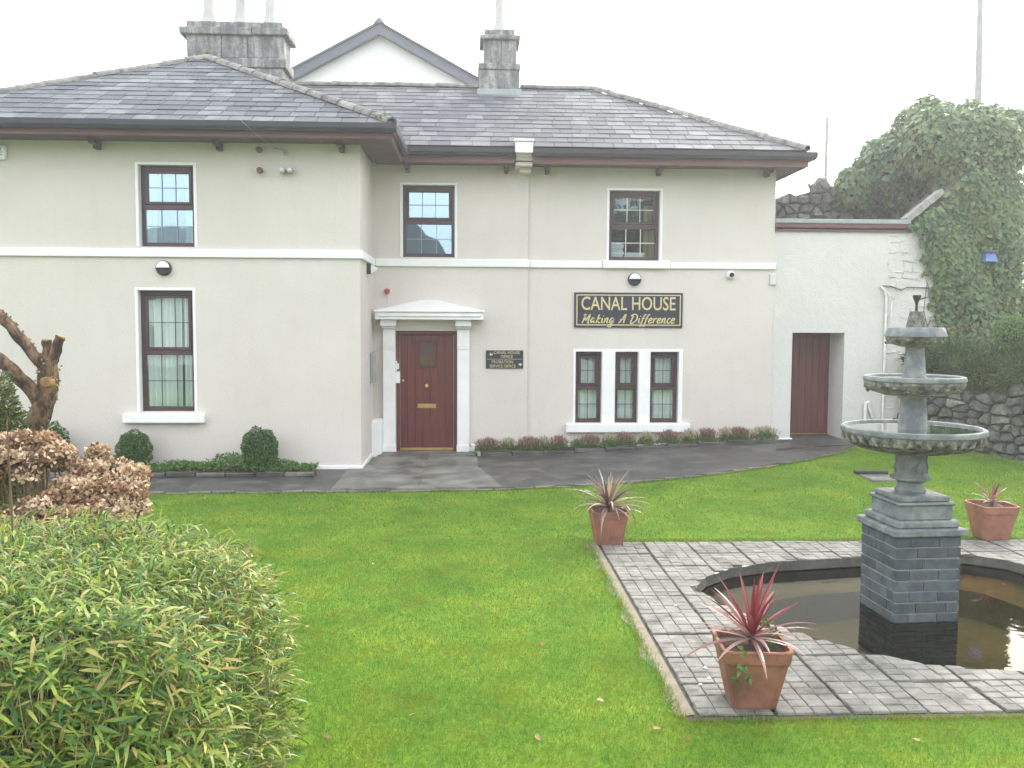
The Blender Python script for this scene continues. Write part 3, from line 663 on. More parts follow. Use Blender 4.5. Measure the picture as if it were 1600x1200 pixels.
# front door
dw = (DR[0], DR[1]); y = YR+.07
part('door_frame', MB().cbox(DR[0]+.001,DR[0]+.055,YR-.005,y+.06,.04,2.109,.005).cbox(DR[1]-.055,DR[1]-.001,YR-.005,y+.06,.04,2.109,.005).cbox(DR[0]+.055,DR[1]-.055,YR-.005,y+.06,2.055,2.109,.005), M['door'], house)
fd = part('front_door', MB().box(-1.225,-.307,y+.02,y+.05,.09,2.05), M['door'], house)
gx0, gx1, gz0, gz1 = -.885,-.635,1.50,1.91; n = 7; wd = .918/n
for k in range(n):
    a, b = -1.225+wd*k+.0012, -1.225+wd*(k+1)-.0012
    for c_, d_ in ((.10,gz0-.03),(gz1+.03,2.045)) if (b > gx0-.02 and a < gx1+.02) else ((.10,2.045),):
        part('plank', MB().cbox(a,b,y,y+.018,c_,d_,.002), M['door'], fd)
part('glazing_frame', MB().cbox(gx0-.035,gx0,y-.012,y+.03,gz0-.03,gz1+.03,.005).cbox(gx1,gx1+.035,y-.012,y+.03,gz0-.03,gz1+.03,.005).cbox(gx0,gx1,y-.012,y+.03,gz1,gz1+.03,.005).cbox(gx0,gx1,y-.012,y+.03,gz0-.03,gz0,.005), M['door'], fd)
part('pane', MB().box(gx0,gx1,y+.004,y+.010,gz0,gz1), M['glassl'], fd)
part('edge_trim', MB().box(-1.229,-1.221,y-.004,y-.001,.10,2.045), M['steel'], fd); part('edge_trim', MB().box(-.311,-.303,y-.004,y-.001,.10,2.045), M['steel'], fd)
part('knob', MB().lathe([(0,-.06),(.028,-.055),(.036,-.035),(.02,-.015),(.034,-.002)],(-.762,y,1.17),16,'y'), M['brass'], fd, smooth=True)
part('letter_plate', MB().cbox(-.925,-.608,y-.012,y-.001,.785,.86,.004).cbox(-.90,-.633,y-.018,y-.013,.80,.845,.003), M['brass'], fd)
part('lock_cylinder', MB().lathe([(0,-.02),(.02,-.018),(.022,-.001)],(-1.17,y,1.26),14,'y'), M['brass'], fd)
part('weather_bar', MB().cbox(-1.225,-.307,y-.03,y-.001,.055,.098,.006), M['brass'], fd)
part('threshold', MB().cbox(-1.284,-.248,YR-.06,y+.06,.02,.052,.006), M['pathl'], house)
# keypad and white box on the frame
kp = thing('entry_keypad', (-1.265,YR-.03,1.23), 'small white entry keypad box fixed at the left edge of the front door', 'keypad')
part('housing', MB().cbox(-1.305,-1.215,YR-.035,YR-.006,1.22,1.42,.008), M['white'], kp)
part('cable_cover', MB().cbox(-1.29,-1.265,YR-.03,YR-.007,1.43,1.60,.004).cbox(-1.262,-1.235,YR-.028,YR-.008,1.46,1.56,.004), M['white'], kp)
# hood and pilasters
hood = part('door_hood', MB().prism([(-1.60,2.305),(.20,2.305),(.20,2.455),(-.57,2.63),(-.83,2.63),(-1.60,2.455)],YR-.36,YR-.001), M['white'], house)
part('moulding', MB().cbox(-1.55,.15,YR-.385,YR-.361,2.355,2.40,.006), M['white'], hood)
part('moulding', MB().cbox(-1.62,.22,YR-.40,YR-.361,2.425,2.46,.008), M['white'], hood)
part('lintel', MB().cbox(-1.29,-.24,YR-.05,YR-.001,2.112,2.304,.004), M['render'], house)
for a, b in ((-1.50,-1.292),(-.242,-.035)):
    pl = part('pilaster', MB().cbox(a,b,YR-.12,YR-.001,.04,2.15,.008), M['white'], house)
    part('capital', MB().cbox(a-.03,b+.03,YR-.26,YR-.002,2.19,2.304,.01).cbox(a-.015,b+.015,YR-.19,YR-.002,2.151,2.189,.008), M['white'], pl)
    for k in range(3): part('moulding', MB().cbox(a+.03+k*.052,a+.075+k*.052,YR-.135,YR-.121,1.80,1.85,.004), M['white'], pl)
    part('moulding', MB().cbox(a-.006,b+.006,YR-.130,YR-.121,1.86,1.875,.003), M['white'], pl)
    part('base', MB().cbox(a-.01,b+.012,YR-.14,YR-.121,.05,.17,.006), M['white'], pl)

# ---------------------------------------------------------------- fixtures on the walls (things of their own)
def bulkhead(x, z, y, label):
    t = thing('wall_lamp', (x,y,z), label, 'wall lamp', 'round bulkhead lamps on the house')
    r_ = .112
    part('base', MB().lathe([(0,-.07),(r_*.8,-.07),(r_,-.05),(r_,-.001)],(x,y,z),28,'y'), M['blackp'], t, smooth=True)
    mb = MB(); n = 14; rr = r_*.86
    mb.v = [(x,y-.095,z+.004)]+[(x+rr*math.cos(math.pi*k/n), y-.072, z+.004+rr*math.sin(math.pi*k/n)) for k in range(n+1)]+[(x+rr*.6*math.cos(math.pi*k/n), y-.092, z+.004+rr*.6*math.sin(math.pi*k/n)) for k in range(n+1)]
    mb.f = [(k+1,k+2,k+2+n+1,k+1+n+1) for k in range(n)]+[(0,k+n+2,k+n+3) for k in range(n)]
    part('diffuser', mb, M['lampglass'], t, smooth=True)
    part('hood', MB().cbox(x-r_*.9,x+r_*.9,y-.10,y-.071,z-.015,z+.004,.004), M['blackp'], t)
bulkhead(-4.555,3.04,YW,'round half-shaded wall lamp between the two windows of the left wing')
bulkhead(2.80,3.015,YE,'round half-shaded wall lamp above the large CANAL HOUSE sign')
t = thing('wall_lamp', (-1.67,14.5,3.1), 'black corner floodlight seen side-on under the string course beside the left wing', 'wall lamp')
part('base', MB().cbox(-1.668,-1.60,14.42,14.55,3.02,3.19,.008), M['blackp'], t)
part('diffuser', MB().add([(-1.60,14.43,3.03),(-1.60,14.54,3.03),(-1.60,14.54,3.17),(-1.60,14.43,3.17),(-1.50,14.44,3.09),(-1.50,14.53,3.09),(-1.50,14.53,3.12),(-1.50,14.44,3.12)],[(0,1,5,4),(1,2,6,5),(2,3,7,6),(3,0,4,7),(4,5,6,7)]), M['lampglass'], t)
t = thing('dome_camera', (4.47,YE,3.1), 'white security dome camera with dark lens under the string course', 'security camera')
part('housing', MB().lathe([(.04,-.10),(.062,-.085),(.072,-.05),(.072,-.001)],(4.47,YE,3.10),24,'y'), M['white'], t, smooth=True)
part('lens', MB().lathe([(0,-.135),(.03,-.125),(.042,-.10),(.042,-.09)],(4.475,YE,3.10),20,'y'), M['blackp'], t, smooth=True)
t = thing('alarm_siren', (-1.43,YR,2.78), 'small red round siren on the wall above the door hood', 'siren')
part('sounder', MB().lathe([(0,-.10),(.03,-.095),(.048,-.06),(.045,-.03),(.03,-.001)],(-1.43,YR,2.78),20,'y'), M['redp'], t, smooth=True)
part('cable', MB().tube([(-1.42,YR-.008,2.735),(-1.415,YR-.008,2.5)],.005,5), M['dwhite'], t)
t = thing('alarm_box', (-6.88,YW,4.60), 'white alarm bell box with grey print high on the wall at the left edge', 'alarm box')
part('cover', MB().cbox(-7.0,-6.77,YW-.08,YW-.001,4.59,4.79,.02), M['white'], t)
def text(s_, size, loc, m_, parent, name='lettering', sx=1, bold=0, align='CENTER', extr=.002):
    cu = bpy.data.curves.new('t', 'FONT'); cu.body = s_; cu.size = size; cu.align_x = align; cu.align_y = 'CENTER'; cu.extrude = extr; cu.offset = bold; cu.resolution_u = 3
    o = bpy.data.objects.new('t', cu); COL.objects.link(o); bpy.context.view_layer.update()
    me = bpy.data.meshes.new_from_object(o.evaluated_get(bpy.context.evaluated_depsgraph_get())); bpy.data.objects.remove(o)
    me.materials.clear(); me.transform(Matrix.Diagonal((sx,1,1,1))); me.transform(Matrix.Rotation(R(90), 4, 'X'))
    return obj_from(name, me, m_, parent, False, None, Vector(loc))
text('SR', .062, (-6.855,YW-.084,4.735), M['ink'], t, bold=.002)
for k in range(2): part('print_line', MB().box(-6.96,-6.81,YW-.083,YW-.0805,4.685-k*.035,4.695-k*.035), M['ink'], t)
for (x, z, dk, lab) in ((-3.12,4.775,1,'upper brown cable insulator on the left wing wall'),(-3.115,4.475,1,'lower brown cable insulator on the left wing wall'),(-2.725,4.475,0,'pale pair of insulators joined by a bar, right of the lower brown one')):
    t = thing('insulator', (x,YW,z), lab, 'insulator')
    for dx in ((0,) if dk else (-.055,.055)):
        part('insulator_body', MB().lathe([(.0,-.15),(.036,-.145),(.046,-.11),(.024,-.10),(.046,-.085),(.046,-.06),(.02,-.05),(.03,-.001)],(x+dx,YW,z),14,'y'), M['fascia'] if dk else M['steel'], t, smooth=True)
    part('bracket', MB().tube([(x-(.02 if dk else .07),YW-.06,z),(x+(.03 if dk else .07),YW-.06,z)],.008,6), M['dwhite'] if not dk else M['steel'], t)
t = thing('cable_anchor', (-2.80,YW,4.765), 'galvanised cable anchor holding the end of the overhead wire under the eaves', 'cable anchor')
part('hook', MB().tube([(-2.78,YW-.001,4.73),(-2.74,YW-.06,4.74),(-2.75,YW-.08,4.77),(-2.86,YW-.10,4.79),(-2.88,YW-.12,4.80)],.012,6), M['steel'], t)
part('plate', MB().cbox(-2.78,-2.72,YW-.02,YW-.001,4.70,4.79,.003), M['steel'], t)
tpart('overhead_wire', MB().tube([(-2.88,YW-.12,4.80),(-3.02,12.98,4.87),(-3.25,12.2,5.10),(-3.6,10.9,5.5),(-4.4,8,6.3),(-6,2,8)],.0022,4), M['pole'], 'thin overhead wire running from the wall anchor over the eaves', 'wire')
t = thing('letterbox', (-1.60,14.75,1.2), 'narrow grey steel wall box on the side wall beside the front door', 'wall box')
part('housing', MB().cbox(-1.668,-1.58,14.80,14.96,1.25,1.72,.01), M['steel'], t)
part('lid', MB().add([(-1.67,14.79,1.74),(-1.67,14.97,1.74),(-1.55,14.97,1.80),(-1.55,14.79,1.80),(-1.67,14.79,1.725),(-1.67,14.97,1.725),(-1.55,14.97,1.785),(-1.55,14.79,1.785)],FQ), M['steel'], t)
part('cable', MB().tube([(-1.66,14.6,1.22),(-1.66,14.6,1.70)],.006,5), M['dwhite'], t)

# signs
sg = thing('house_sign', (2.70,YE,2.18), 'large navy sign reading CANAL HOUSE Making A Difference in gold', 'sign')
part('board', MB().cbox(1.765,3.645,YE-.035,YE-.001,2.185,2.785,.004), M['navy'], sg)
y = YE-.0365; b = .035
part('border', MB().box(1.765+b,3.645-b,y-.002,y,2.185+b,2.185+b+.018).box(1.765+b,3.645-b,y-.002,y,2.785-b-.018,2.785-b).box(1.765+b,1.765+b+.018,y-.002,y,2.185+b+.018,2.785-b-.018).box(3.645-b-.018,3.645-b,y-.002,y,2.185+b+.018,2.785-b-.018), M['gold'], sg)
o_ = text('CANAL HOUSE', .325, (2.70,y-.002,2.585), M['gold'], sg, sx=.745, bold=.002)
dx = o_.dimensions.x
GL = {'M':(1.3,[[(0,1.5),(.2,1.7),(.3,1.5),(.1,0)],[(.3,1.5),(.55,.5),(1.05,1.7),(1.0,.1),(1.25,.05)]]),
'a':(.82,[[(.6,.85),(.3,1),(.05,.5),(.2,.05),(.5,.5),(.65,.95),(.58,.15),(.82,.1)]]),'k':(.8,[[(.1,0),(.3,1.7)],[(.65,1),(.2,.55),(.6,.05),(.82,.1)]]),
'i':(.42,[[(.1,.95),(.12,.15),(.42,.1)],[(.17,1.3),(.2,1.42)]]),'n':(.8,[[(.05,.95),(.1,0)],[(.1,.5),(.35,1),(.52,.8),(.5,.1),(.8,.1)]]),
'g':(.85,[[(.6,.85),(.3,1),(.05,.5),(.2,.05),(.55,.6),(.65,.95),(.5,-.6),(.2,-.8),(0,-.5),(.8,.2)]]),'A':(1.05,[[(0,0),(.35,.6),(.8,1.75),(.8,.0)],[(.1,.7),(.95,.75)]]),
'D':(1.25,[[(.3,1.5),(.15,0),(.65,.1),(1.05,.8),(.85,1.55),(.3,1.75),(-.1,1.35)]]),'f':(.52,[[(.55,1.55),(.38,1.7),(.2,1),(.1,-.6),(-.05,-.6)],[(.0,.9),(.45,.95)]]),
'e':(.68,[[(.05,.45),(.5,.65),(.42,.97),(.18,.9),(.05,.4),(.25,.02),(.68,.2)]]),'r':(.6,[[(.05,.95),(.12,0)],[(.12,.5),(.33,.98),(.6,.85)]]),'c':(.6,[[(.5,.85),(.25,1),(.05,.45),(.25,.02),(.6,.2)]])}
mb = MB(); s0 = .092; cx = 0; words = 'Making A Difference'
tot = sum(.7 if ch == ' ' else GL[ch][0]+.09 for ch in words); sx = 1.62/(tot)
for ch in words:
    if ch == ' ': cx += .7; continue
    for st in GL[ch][1]:
        P = [Vector((1.89+(cx+px)*sx+py*s0*.28, 0, 2.262+py*s0*.95)) for px, py in st]
        # smooth the stroke, then draw it as a flat brush ribbon
        Q = []
        for i in range(len(P)-1):
            p0, p1, p2, p3 = P[max(i-1,0)], P[i], P[i+1], P[min(i+2,len(P)-1)]
            for k in range(4):
                t_ = k/4; Q.append(.5*((2*p1)+(-p0+p2)*t_+(2*p0-5*p1+4*p2-p3)*t_**2+(-p0+3*p1-3*p2+p3)*t_**3))
        Q.append(P[-1]); base = len(mb.v)
        for i, q in enumerate(Q):
            d = (Q[min(i+1,len(Q)-1)]-Q[max(i-1,0)]); d = d.normalized() if d.length > 1e-6 else Vector((1,0,0)); nn = Vector((-d.z,0,d.x)); w = .0075+.004*abs(d.z)
            mb.v += [(q.x+nn.x*w, y-.004, q.z+nn.z*w), (q.x-nn.x*w, y-.004, q.z-nn.z*w)]
        mb.f += [(base+2*i, base+2*i+1, base+2*i+3, base+2*i+2) for i in range(len(Q)-1)]
    cx += GL[ch][0]+.09
part('lettering', mb, M['gold'], sg)
sg = thing('direction_sign', (.565,YR,1.47), 'small navy two-line direction sign with gold arrows right of the front door', 'sign')
part('board', MB().cbox(.248,.885,YR-.022,YR-.001,1.475,1.785,.003), M['navy'], sg); y = YR-.024
text('CANAL HOUSE', .072, (.605,y,1.745), M['gold'], sg, sx=.92, bold=.0); text('OFFICE', .072, (.605,y,1.675), M['gold'], sg, sx=.92, bold=.0)
text('PROBATION', .072, (.53,y,1.585), M['gold'], sg, sx=.92, bold=.0); text('SERVICE OFFICE', .072, (.535,y,1.512), M['gold'], sg, sx=.88, bold=.0)
part('rule', MB().box(.27,.865,y-.002,y,1.631,1.637), M['gold'], sg)
for ax, sgn, az in ((.335,-1,1.715),(.835,1,1.545)):
    part('arrow', MB().prism([(ax+sgn*.035,az),(ax,az-.032),(ax,az-.014),(ax-sgn*.03,az-.014),(ax-sgn*.03,az+.014),(ax,az+.014),(ax,az+.032)][::sgn], y-.002, y), M['gold'], sg)

# ================================================================== ANNEX
annex = thing('annex', (6.5,15.5,.2), 'low flat-roofed rendered annex with a recessed red-brown door, right of the house', 'outbuilding')
YA = 15.45
def holed(x0,x1,z0,z1,y,h,dep,m_):
    hh = globals()['house']; globals()['house'] = annex
    o = wall_front('wall', x0,x1,z0,z1,y,h,dep,m_); globals()['house'] = hh
    if o.parent is None: o.parent = annex; o.location = WL[o.name]-WL[annex.name]
    return o
OP = (5.605,6.535,.21,2.11)
holed(5.241,7.27,0,3.89,YA,[OP],.70,M['annex'])
# rough painted stone end of the annex front, stones showing through the paint
ps = part('wall', MB().box(7.2705,8.25,YA+.0005,YA+.2,0,3.89), M['pstone'], annex)
mb0 = []
z = .12
while z < 3.85:
    h = random.uniform(.10,.19); x = 7.275
    while x < 8.2:
        w = random.uniform(.14,.32); x1_ = min(x+w, 8.24)
        part('painted_stone', MB().cbox(x-.01,x1_+.01,YA+.003+random.uniform(-.009,.003)+.010*max(0,min(1,(7.95-x)/.3)),YA+.03,z-.01,min(z+h,3.87)+.012,.03).jitter(.02), M['pstone'], annex, smooth=False); x = x1_
    z += h
part('wall', MB().box(5.3,9.3,15.65+.9,17.3,0,3.88), M['annex'], annex)
part('flat_roof', MB().box(5.26,8.4,15.4,17.4,3.895,3.93), M['coping'], annex)
part('fascia', MB().cbox(5.245,7.66,YA-.05,YA-.012,3.865,4.0,.004), M['fascia2'], annex)
part('coping', MB().cbox(5.245,7.62,YA-.075,YA+.3,4.0,4.075,.008), M['coping'], annex)
part('plaster_patch', MB().cbox(5.16,5.28,YE-.035,YE-.004,2.93,3.12,.012).jitter(.004), M['annex'], annex)
dd = part('door', MB().box(5.60,6.60,YA+.665,YA+.70,.25,2.12), M['door2'], annex)
for k in range(8): part('plank', MB().cbox(5.604+k*.124,5.604+k*.124+.118,YA+.645,YA+.664,.27,2.10,.004), M['door2'], dd)
part('weather_bar', MB().cbox(5.61,6.59,YA+.62,YA+.644,.215,.265,.004), M['brass'], dd)
part('floor', MB().box(5.606,6.534,YA-.04,YA+.64,.10,.205), M['path'], annex)
pp = tpart('waste_pipe', MB().tube([(7.07,YA-.03,.62),(6.99,YA-.05,.80),(6.985,YA-.06,.86),(6.96,YA-.06,.90),(6.93,YA-.06,.88),(6.92,YA-.06,.83),(6.92,YA-.06,.15)],.03,10), M['dwhite'], 'short white waste pipe with a bend low on the annex wall', 'pipe', smooth=True)
t = thing('downpipe', (7.24,YA,.2), 'thin white conduit running down the annex wall behind the fountain', 'pipe')
part('pipe', MB().tube([(7.13,YA-.03,2.93),(7.2,YA-.035,2.86),(7.24,YA-.035,2.75),(7.245,YA-.035,.3)],.022,8), M['dwhite'], t, smooth=True)
part('pipe', MB().tube([(7.13,YA-.03,2.93),(7.26,YA-.06,2.80),(7.33,YA-.06,2.66),(7.33,YA-.055,2.3),(7.30,YA-.055,1.9)],.012,6), M['dwhite'], t)
tpart('cable', MB().tube([(7.13,YA-.03,2.935),(7.3,YA-.04,2.93),(7.5,YA-.04,2.86),(7.6,YA-.04,2.91),(8.1,YA-.04,2.90)],.009,5), M['blackp'], 'thin dark cable crossing the painted stone at the right end of the annex', 'cable')

# ================================================================== RUBBLE WALLS
def rubble_face(parent, a, b, zb, ztop, depth=.2, w=.27, h=.15, seed=1):
    """irregular fitted stones: shrunken cells round scattered points, each pushed out as its own block"""
    rs = random.Random(seed); a, b = Vector(a), Vector(b); L = (b-a).length; d = (b-a)/L; out = Vector((d.y,-d.x,0)); pts = []
    H = max(ztop(L*k/20) for k in range(21))-zb; r_ = 0; z = h*.4
    while z < H:
        s_ = (r_ % 2)*w*.5
        while s_ < L: pts.append((s_+rs.uniform(-.42,.42)*w, z+rs.uniform(-.42,.42)*h)); s_ += w*rs.choice((.7,1,1,1.35))
        z += h; r_ += 1
    for i, (px, pz) in enumerate(pts):
        if not (0 < px < L) or zb+pz+h*.25 > ztop(px): continue
        poly = [(px-w,pz-h),(px+w,pz-h),(px+w,pz+h),(px-w,pz+h)]
        for j, (qx, qz) in enumerate(pts):
            if j == i or abs(qx-px) > 2.2*w or abs(qz-pz) > 2.2*h: continue
            k = (w/h)**1.6; nx_, nz_ = (qx-px), (qz-pz)*k; c = (qx*qx-px*px)/2+(qz*qz-pz*pz)/2*k; new = []
            for m_ in range(len(poly)):
                p0, p1 = poly[m_], poly[(m_+1)%len(poly)]; f0, f1 = p0[0]*nx_+p0[1]*nz_-c, p1[0]*nx_+p1[1]*nz_-c
                if f0 <= 0: new.append(p0)
                if (f0 < 0) != (f1 < 0) and f0 != f1: t_ = f0/(f0-f1); new.append((p0[0]+(p1[0]-p0[0])*t_, p0[1]+(p1[1]-p0[1])*t_))
            poly = new
            if len(poly) < 3: break
        if len(poly) < 3: continue
        cx, cz = sum(p_[0] for p_ in poly)/len(poly), sum(p_[1] for p_ in poly)/len(poly); n_ = len(poly); mb = MB(); o_ = rs.uniform(.0,.05); ti, tj = rs.uniform(-.15,.15), rs.uniform(-.2,.2)
        for g_, e in ((.88,-depth*.5),(.90,depth*.12),(.62,depth*.40)):
            for (x_, z_) in poly:
                X_, Z_ = cx+(x_-cx)*g_+rs.uniform(-.006,.006), max(.02, cz+(z_-cz)*g_+rs.uniform(-.006,.006)); oo = e+(o_+(X_-cx)*ti+(Z_-cz)*tj if e > 0 else 0)+rs.uniform(-.006,.006)
                q_ = a+d*X_+out*oo; mb.v.append((q_.x,q_.y,zb+Z_))
        mb.f = [(k_,(k_+1)%n_,(k_+1)%n_+n_,k_+n_) for k_ in range(n_)]+[(k_+n_,(k_+1)%n_+n_,(k_+1)%n_+2*n_,k_+2*n_) for k_ in range(n_)]+[tuple(range(2*n_,3*n_))]
        part('stone', mb, M['rubble'], parent)
# tall rubble wall behind the annex roof
bw = thing('rubble_wall', (7.4,17.8,0), 'old grey rubble stone wall rising behind the annex parapet', 'wall')
bt = lambda s: 4.66+.18*min(s,1.6)/.8*.8+.05*math.sin(s*4)
part('wall_core', MB().prism([(5.4,0),(11.2,0),(11.2,5.0),(7.1,5.0),(6.4,4.80),(5.4,4.60)],17.86,18.4), M['rubmortar'], bw)
rubble_face(bw, (5.6,17.82,0), (9.4,17.82,0), 4.0, lambda s: 4.68+.26*min(s,1.7)+.04*math.sin(s*5), .2,.27,.17,3)
# gable end under the ivy
gw = thing('gable_wall', (8.9,15.9,0), 'ruined gable wall with sloping pale coping under the ivy', 'wall')
part('wall_core', MB().prism([(8.0,0),(9.48,0),(9.48,4.2),(9.2,5.1),(8.75,5.05),(7.66,4.06),(7.66,3.95),(8.0,3.95)],15.50,16.2), M['rubmortar'], gw)
c0, c1 = Vector((7.60,0,4.04)), Vector((8.22,0,4.545)); dv = (c1-c0)/5
for k in range(5):
    p, q = c0+dv*k, c0+dv*(k+.97); part('coping_stone', MB().prism([(p.x,p.z),(q.x,q.z),(q.x-.06,q.z+.075),(p.x-.06,p.z+.075)],15.40,15.62).jitter(.006), M['coping2'], gw)
# retaining wall at the right
rw = thing('retaining_wall', (8.6,13.4,.2), 'low mossy rubble retaining wall below the junipers at the right', 'wall')
ra, rb = Vector((7.55,15.32,0)), Vector((9.75,11.1,0)); rd = (rb-ra).normalized(); ro = Vector((rd.y,-rd.x,0))
q = [ra, rb, rb-ro*.5, ra-ro*.5]; part('wall_core', MB().slab([(v_.x-ro.x*.06,v_.y-ro.y*.06) for v_ in q], 0, 1.18), M['rubmortar'], rw)
rubble_face(rw, ra, rb, .14, lambda s: 1.30+.04*math.sin(s*3), .2,.23,.15,5)
props(part('terrace', MB().slab([(7.9,15.45),(10.2,11.2),(16,11.2),(16,17.6),(9.9,17.6),(9.7,15.45)], .1, 1.2), M['soil']), kind='structure')

# ================================================================== FOUNTAIN AND POND
PC = (3.6,7.0)
POND = [(1.90,7.40),(2.02,6.95),(2.26,6.46),(2.61,5.95),(3.0,5.65),(3.59,5.52),(4.2,5.62),(4.72,5.95),(5.1,6.45),(5.28,7.0),(5.25,7.7),(5.12,8.2),(4.84,8.42),(3.77,8.36),(2.86,8.20),(2.38,8.0),(2.08,7.72)]
def inside(x, y, poly=POND):
    c = False; n = len(poly)
    for i in range(n):
        (x1,y1),(x2,y2) = poly[i], poly[(i+1)%n]
        if (y1 > y) != (y2 > y) and x < (x2-x1)*(y-y1)/(y2-y1)+x1: c = not c
    return c
def snap(x, y):
    best = None
    for i in range(len(POND)):
        a, b = Vector(POND[i]), Vector(POND[(i+1)%len(POND)]); p = Vector((x,y)); t = max(0,min(1,(p-a).dot(b-a)/(b-a).length_squared)); q = a+(b-a)*t
        if best is None or (q-p).length < best[0]: best = ((q-p).length, q)
    return best[1].x, best[1].y
pav = props(part('paving', MB().box(1.24,1.26,4.88,4.9,-.05,.0), M['joint'], origin=(0,0,0)), kind='structure')
# joint bed with the pond cut out
S = .452; nX, nY = 10, 9; X0, Y0 = 1.30, 4.93
bed = MB(); seg = 4
for i in range(nX*seg+1):
    for j in range(nY*seg+1):
        x, y = X0-.07+(nX*S+.21)*i/(nX*seg), Y0-.045+(nY*S+.105)*j/(nY*seg)
        if inside(x, y): x, y = snap(x, y)
        bed.v.append((x, y, .002))
for i in range(nX*seg):
    for j in range(nY*seg):
        a = i*(nY*seg+1)+j; q4 = (a, a+nY*seg+1, a+nY*seg+2, a+1)
        cx, cy = X0-.07+(nX*S+.21)*(i+.5)/(nX*seg), Y0-.045+(nY*S+.105)*(j+.5)/(nY*seg)
        if inside(cx, cy): continue
        bed.f.append(q4)
part('paving_bed', bed, M['joint'], pav, origin=(0,0,0))
ang = R(1.5)
for i in range(nX):
    for j in range(nY):
        mb = MB(); x0, y0 = X0+i*S+.010, Y0+j*S+.010; z = random.uniform(.010,.018); tx, ty = random.uniform(-.008,.008), random.uniform(-.008,.008)
        B = (S-.020)/4; B5 = (S-.020)/5
        for a in range(4):
            for b in range(5):
                cx, cy = x0+(a+.5)*B, y0+(b+.5)*B5
                if inside(cx, cy): continue
                e = .0042; hz = z+random.uniform(-.003,.003); kq = B5/B
                ring = []
                for rr, zz in ((B/2-e*.1, 0.002), (B/2-e*.8, hz*.82), (B/2-e*2.6, hz)):
                    for sx_, sy_ in ((-1,-1),(1,-1),(1,1),(-1,1)):
                        px, py = cx+sx_*rr+random.uniform(-.003,.003), cy+sy_*(rr-B/2+B5/2)+random.uniform(-.003,.003)
                        if inside(px, py): px, py = snap(px, py)
                        ring.append((px, py, .004+zz+(px-x0)*tx+(py-y0)*ty))
                mb.add(ring, [(k,(k+1)%4,(k+1)%4+4,k+4) for k in range(4)]+[(k+4,(k+1)%4+4,(k+1)%4+8,k+8) for k in range(4)]+[(8,9,10,11)])
        if mb.f: part('paving_slab', mb, M['sett'], pav)
mb = MB()
n = 26
for k in range(n+1):
    y = 4.95+4.1*k/n; w = .10+.03*math.sin(k*1.3)+random.uniform(-.012,.012); mb.v += [(1.285-w,y,.003),(1.285,y,.014)]
mb.f = [(2*k,2*k+1,2*k+3,2*k+2) for k in range(n)]
part('mortar_edge', mb, M['haunch'], pav)
pond = thing('pond', (3.6,7.0,-.5), 'shallow stone-edged pond around the fountain', 'pond')
mb = MB(); n = len(POND)
for k, (x, y) in enumerate(POND): mb.v += [(x,y,.012),(x,y,-.075)]
ins = [(PC[0]+(x-PC[0])*1.0, PC[1]+(y-PC[1])*1.0) for x, y in POND]
for k, (x, y) in enumerate(POND):
    ox, oy = PC[0]+(x-PC[0])*1.04, PC[1]+(y-PC[1])*1.04; mb.v += [(ox,oy,-.076),(ox,oy,-.6)]
for k in range(n):
    l = (k+1)%n; mb.f += [(2*k,2*l,2*l+1,2*k+1),(2*k+1,2*l+1,2*n+2*l,2*n+2*k),(2*n+2*k,2*n+2*l,2*n+2*l+1,2*n+2*k+1)]
part('pond_wall', mb, M['pondwall'], pond)
part('pond_floor', MB().add([(PC[0]+(x-PC[0])*1.05,PC[1]+(y-PC[1])*1.05,-.46) for x,y in POND],[tuple(range(n))]), M['pondfloor'], pond)
led = [(PC[0]+(x-PC[0])*f_, PC[1]+(y-PC[1])*f_) for f_ in (1.045,.72) for x, y in POND]
part('pond_ledge', MB().add([(x,y,-.20) for x,y in led[:n]]+[(x,y,-.20) for x,y in led[n:]]+[(x,y,-.46) for x,y in led[n:]],[(k,(k+1)%n,n+(k+1)%n,n+k) for k in range(n)]+[(n+k,n+(k+1)%n,2*n+(k+1)%n,2*n+k) for k in range(n)]), M['pondfloor'], pond)
props(part('pond_water', MB().add([(PC[0]+(x-PC[0])*1.035,PC[1]+(y-PC[1])*1.035,-.085) for x,y in POND],[tuple(range(n))]), M['water']), kind='structure')

FX, FY = 3.559,7.045; FA = R(3.5)
ft = thing('fountain', (FX,FY,-.46), 'three-tiered grey stone fountain on a square brick pedestal in the pond', 'fountain')
H_ = .274; BX = FX+.012
ped = part('pedestal', MB().box(BX-H_+.012,BX+H_-.012,FY-H_+.012,FY+H_-.012,-.46,.60).rot(FA,(BX,FY)), M['mortar'], ft)
ch = .088; z = -.46+.006
row = 0
while z < .59:
    zt = min(z+ch-.011, .598)
    for side in range(4):
        s = -H_+.001; k = 0
        lens = random.choice(([.12,.24,.16],[.24,.28],[.18,.25,.09],[.28,.24]))
        for L in lens:
            e = min(s+L*.52/sum(lens), H_-.001)
            m_ = MB().cbox(s+.003,e-.003,-H_+.004-random.uniform(0,.004),-H_+.05,z,zt,.004).jitter(.0015)
            m_.v = [(BX+x,FY+y,zz) for x,y,zz in m_.v]; m_.rot(FA+side*math.pi/2,(BX,FY)); part('brick', m_, M['brick'], ped); s = e
    z += ch; row += 1
def sq(h, z0, z1, b=.008, name='plinth', mt='stoneA', jit=0):
    mb = MB().cbox(BX-h,BX+h,FY-h,FY+h,z0,z1,b)
    return part(name, mb.rot(FA,(BX,FY)), M[mt], ft)
sq(.308,.60,.655,.008,'capping_slab'); sq(.262,.656,.715,.012); sq(.222,.716,.83,.006); sq(.241,.831,.855,.01); sq(.21,.856,.90,.01)
C = (FX,FY,0)
